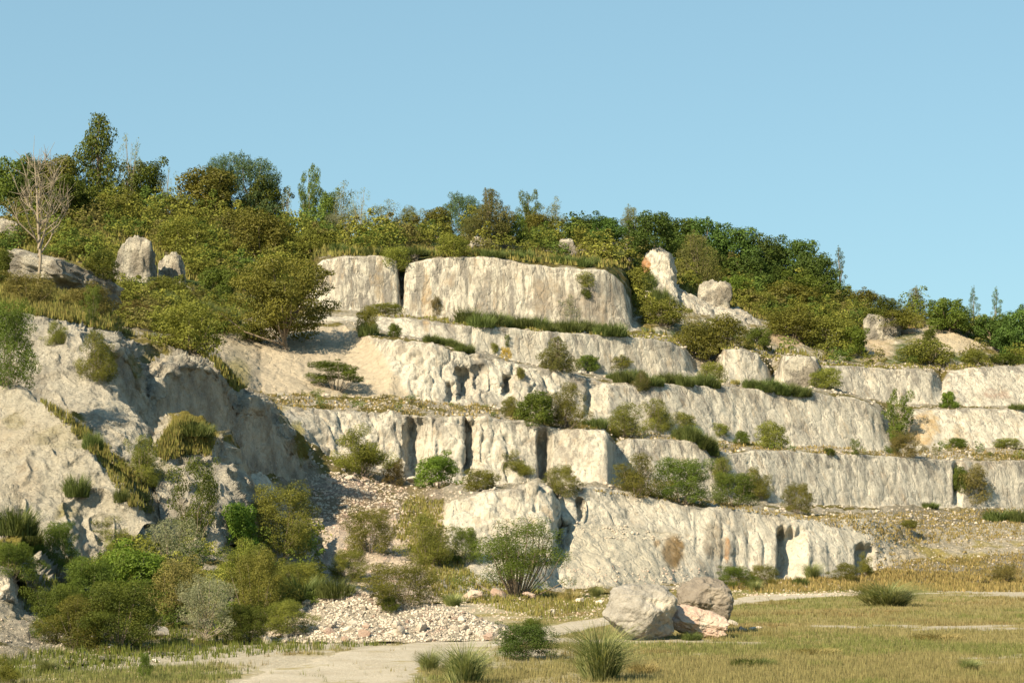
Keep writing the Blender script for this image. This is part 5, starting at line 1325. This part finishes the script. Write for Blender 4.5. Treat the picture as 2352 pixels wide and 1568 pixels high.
def meadow_c(rg, B):
    n = len(B)
    q = np.stack([B[:, 0], B[:, 1], np.zeros(n)], 1)
    gr = sstep(-0.25, 0.45, fbm(q, 3, 0.10) + 0.5 * fbm(q + 9, 3, 0.5) + np.where(B[:, 0] < 0, 0.15, -0.05))
    gr = np.clip(gr + rg.normal(0, .22, n), 0, 1)[:, None]
    br = sstep(0.3, 0.6, fbm(q + 70, 3, 0.15))[:, None]
    c = np.array([(0.236, 0.206, 0.092)]) * (1 - gr) + np.array([(0.155, 0.172, 0.056)]) * gr
    c = c * (1 - .5 * br) + .5 * br * np.array([(0.20, 0.13, 0.06)])
    return c * rg.uniform(.65, 1.35, (n, 1))
grass('meadow_grass', 'short dry grass of the quarry floor meadow', meadow_s, 66000, (0.05, 0.17), 51, meadow_c, 6, 0.008)
def poly_s(poly, skip=()):
    xs = [p[0] for p in poly]; ys = [p[1] for p in poly]
    def f(rg, n):
        out = []; tries = 0
        while len(out) < n and tries < n * 5:
            tries += 1
            x = rg.uniform(min(xs), max(xs)); y = rg.uniform(min(ys), max(ys))
            if not pip(x, y, poly): continue
            p, nm = hit(x, y)
            if not nm or any(s in nm for s in skip) or 'boulder' in nm: continue
            out.append(p)
        return np.array(out)
    return f
def col_s(a, b):
    a = np.array(a); b = np.array(b)
    def f(rg, B):
        t_ = rg.uniform(0, 1, (len(B), 1)); return (a * (1 - t_) + b * t_) * rg.uniform(.7, 1.3, (len(B), 1))
    return f
YG = col_s((0.26, 0.215, 0.075), (0.16, 0.175, 0.045)); DRY = col_s((0.32, 0.24, 0.10), (0.20, 0.17, 0.06)); GN = col_s((0.16, 0.17, 0.04), (0.09, 0.12, 0.03))
grass('gully_grass', 'yellow-green grass running down the left gully', poly_s([(85,915),(150,950),(230,1010),(330,1110),(350,1180),(300,1165),(220,1050),(150,975)]), 750, (0.10, 0.32), 52, YG, 6, 0.016)
grass('knob_grass', 'grass on the cap of the rock knob', poly_s([(395,975),(440,966),(492,1000),(480,1050),(430,1040),(380,1060),(350,1040)]), 700, (0.12, 0.4), 53, YG, 6, 0.016)
grass('slope_grass', 'rough grass on the shoulder above the pale tilted slab', poly_s([(0,700),(40,715),(230,755),(420,790),(500,830),(560,890),(540,900),(480,820),(250,750),(560,760),(480,700),(250,690),(0,650)], ('rock_out',)), 4500, (0.15, 0.5), 54, YG, 5, 0.022)
grass('ledge_grass', 'thin dry grass along the quarry ledges', poly_s([(600,880),(700,900),(1180,930),(1400,985),(2350,1020),(2350,1060),(1650,1040),(1400,1000),(1200,965),(640,945),(700,1090),(660,1080),(590,930)], ('rock', 'stone')), 1300, (0.08, 0.3), 55, DRY, 5, 0.02)
grass('ledge_grass', 'dry grass on the first ledge and right bank', poly_s([(1290,1120),(1640,1150),(1850,1185),(2350,1165),(2350,1340),(1960,1340),(2010,1230),(1850,1195),(1640,1165)], ('stone', 'talus')), 2200, (0.08, 0.22), 56, DRY, 5, 0.016)
grass('ledge_grass', 'green fringe of grass at the foot of the upper walls', poly_s([(850,720),(1060,735),(1450,762),(1900,835),(2350,835),(2350,850),(1900,845),(1600,800),(1400,775),(1060,748),(850,730)], ('rock', 'stone')), 1300, (0.12, 0.4), 57, YG, 5, 0.024)
grass('hill_grass', 'grass between the shrubs of the hillside', poly_s([(-60,500),(600,540),(900,570),(1500,590),(1950,720),(2350,790),(2350,835),(1900,830),(1470,760),(1460,620),(1000,590),(730,590),(700,690),(560,750),(-60,700)], ('rock', 'stone')), 9000, (0.25, 0.8), 58, YG, 4, 0.03)
grass('bank_grass', 'green weeds on the stony bank under the left bushes', poly_s([(0,1300),(120,1330),(300,1420),(560,1470),(900,1480),(640,1500),(400,1520),(0,1560),(0,1510),(200,1485),(60,1400)], ('stone',)), 1700, (0.08, 0.26), 59, GN, 5, 0.012)
grass('slope_weeds', 'weeds on the rubble slope and below the willow', poly_s([(940,1140),(1020,1150),(1010,1250),(1100,1330),(1300,1370),(1400,1390),(1250,1420),(1150,1400),(1000,1370),(960,1280),(900,1220)], ('stone',)), 1700, (0.08, 0.3), 60, YG, 5, 0.016)
grass('wall_foot_grass', 'dry tall grass at the foot of the lowest wall', poly_s([(1600,1345),(1850,1330),(1960,1325),(2050,1310),(2350,1330),(2350,1360),(1950,1356),(1750,1362)], ('stone',)), 2000, (0.10, 0.32), 61, DRY, 5, 0.02)
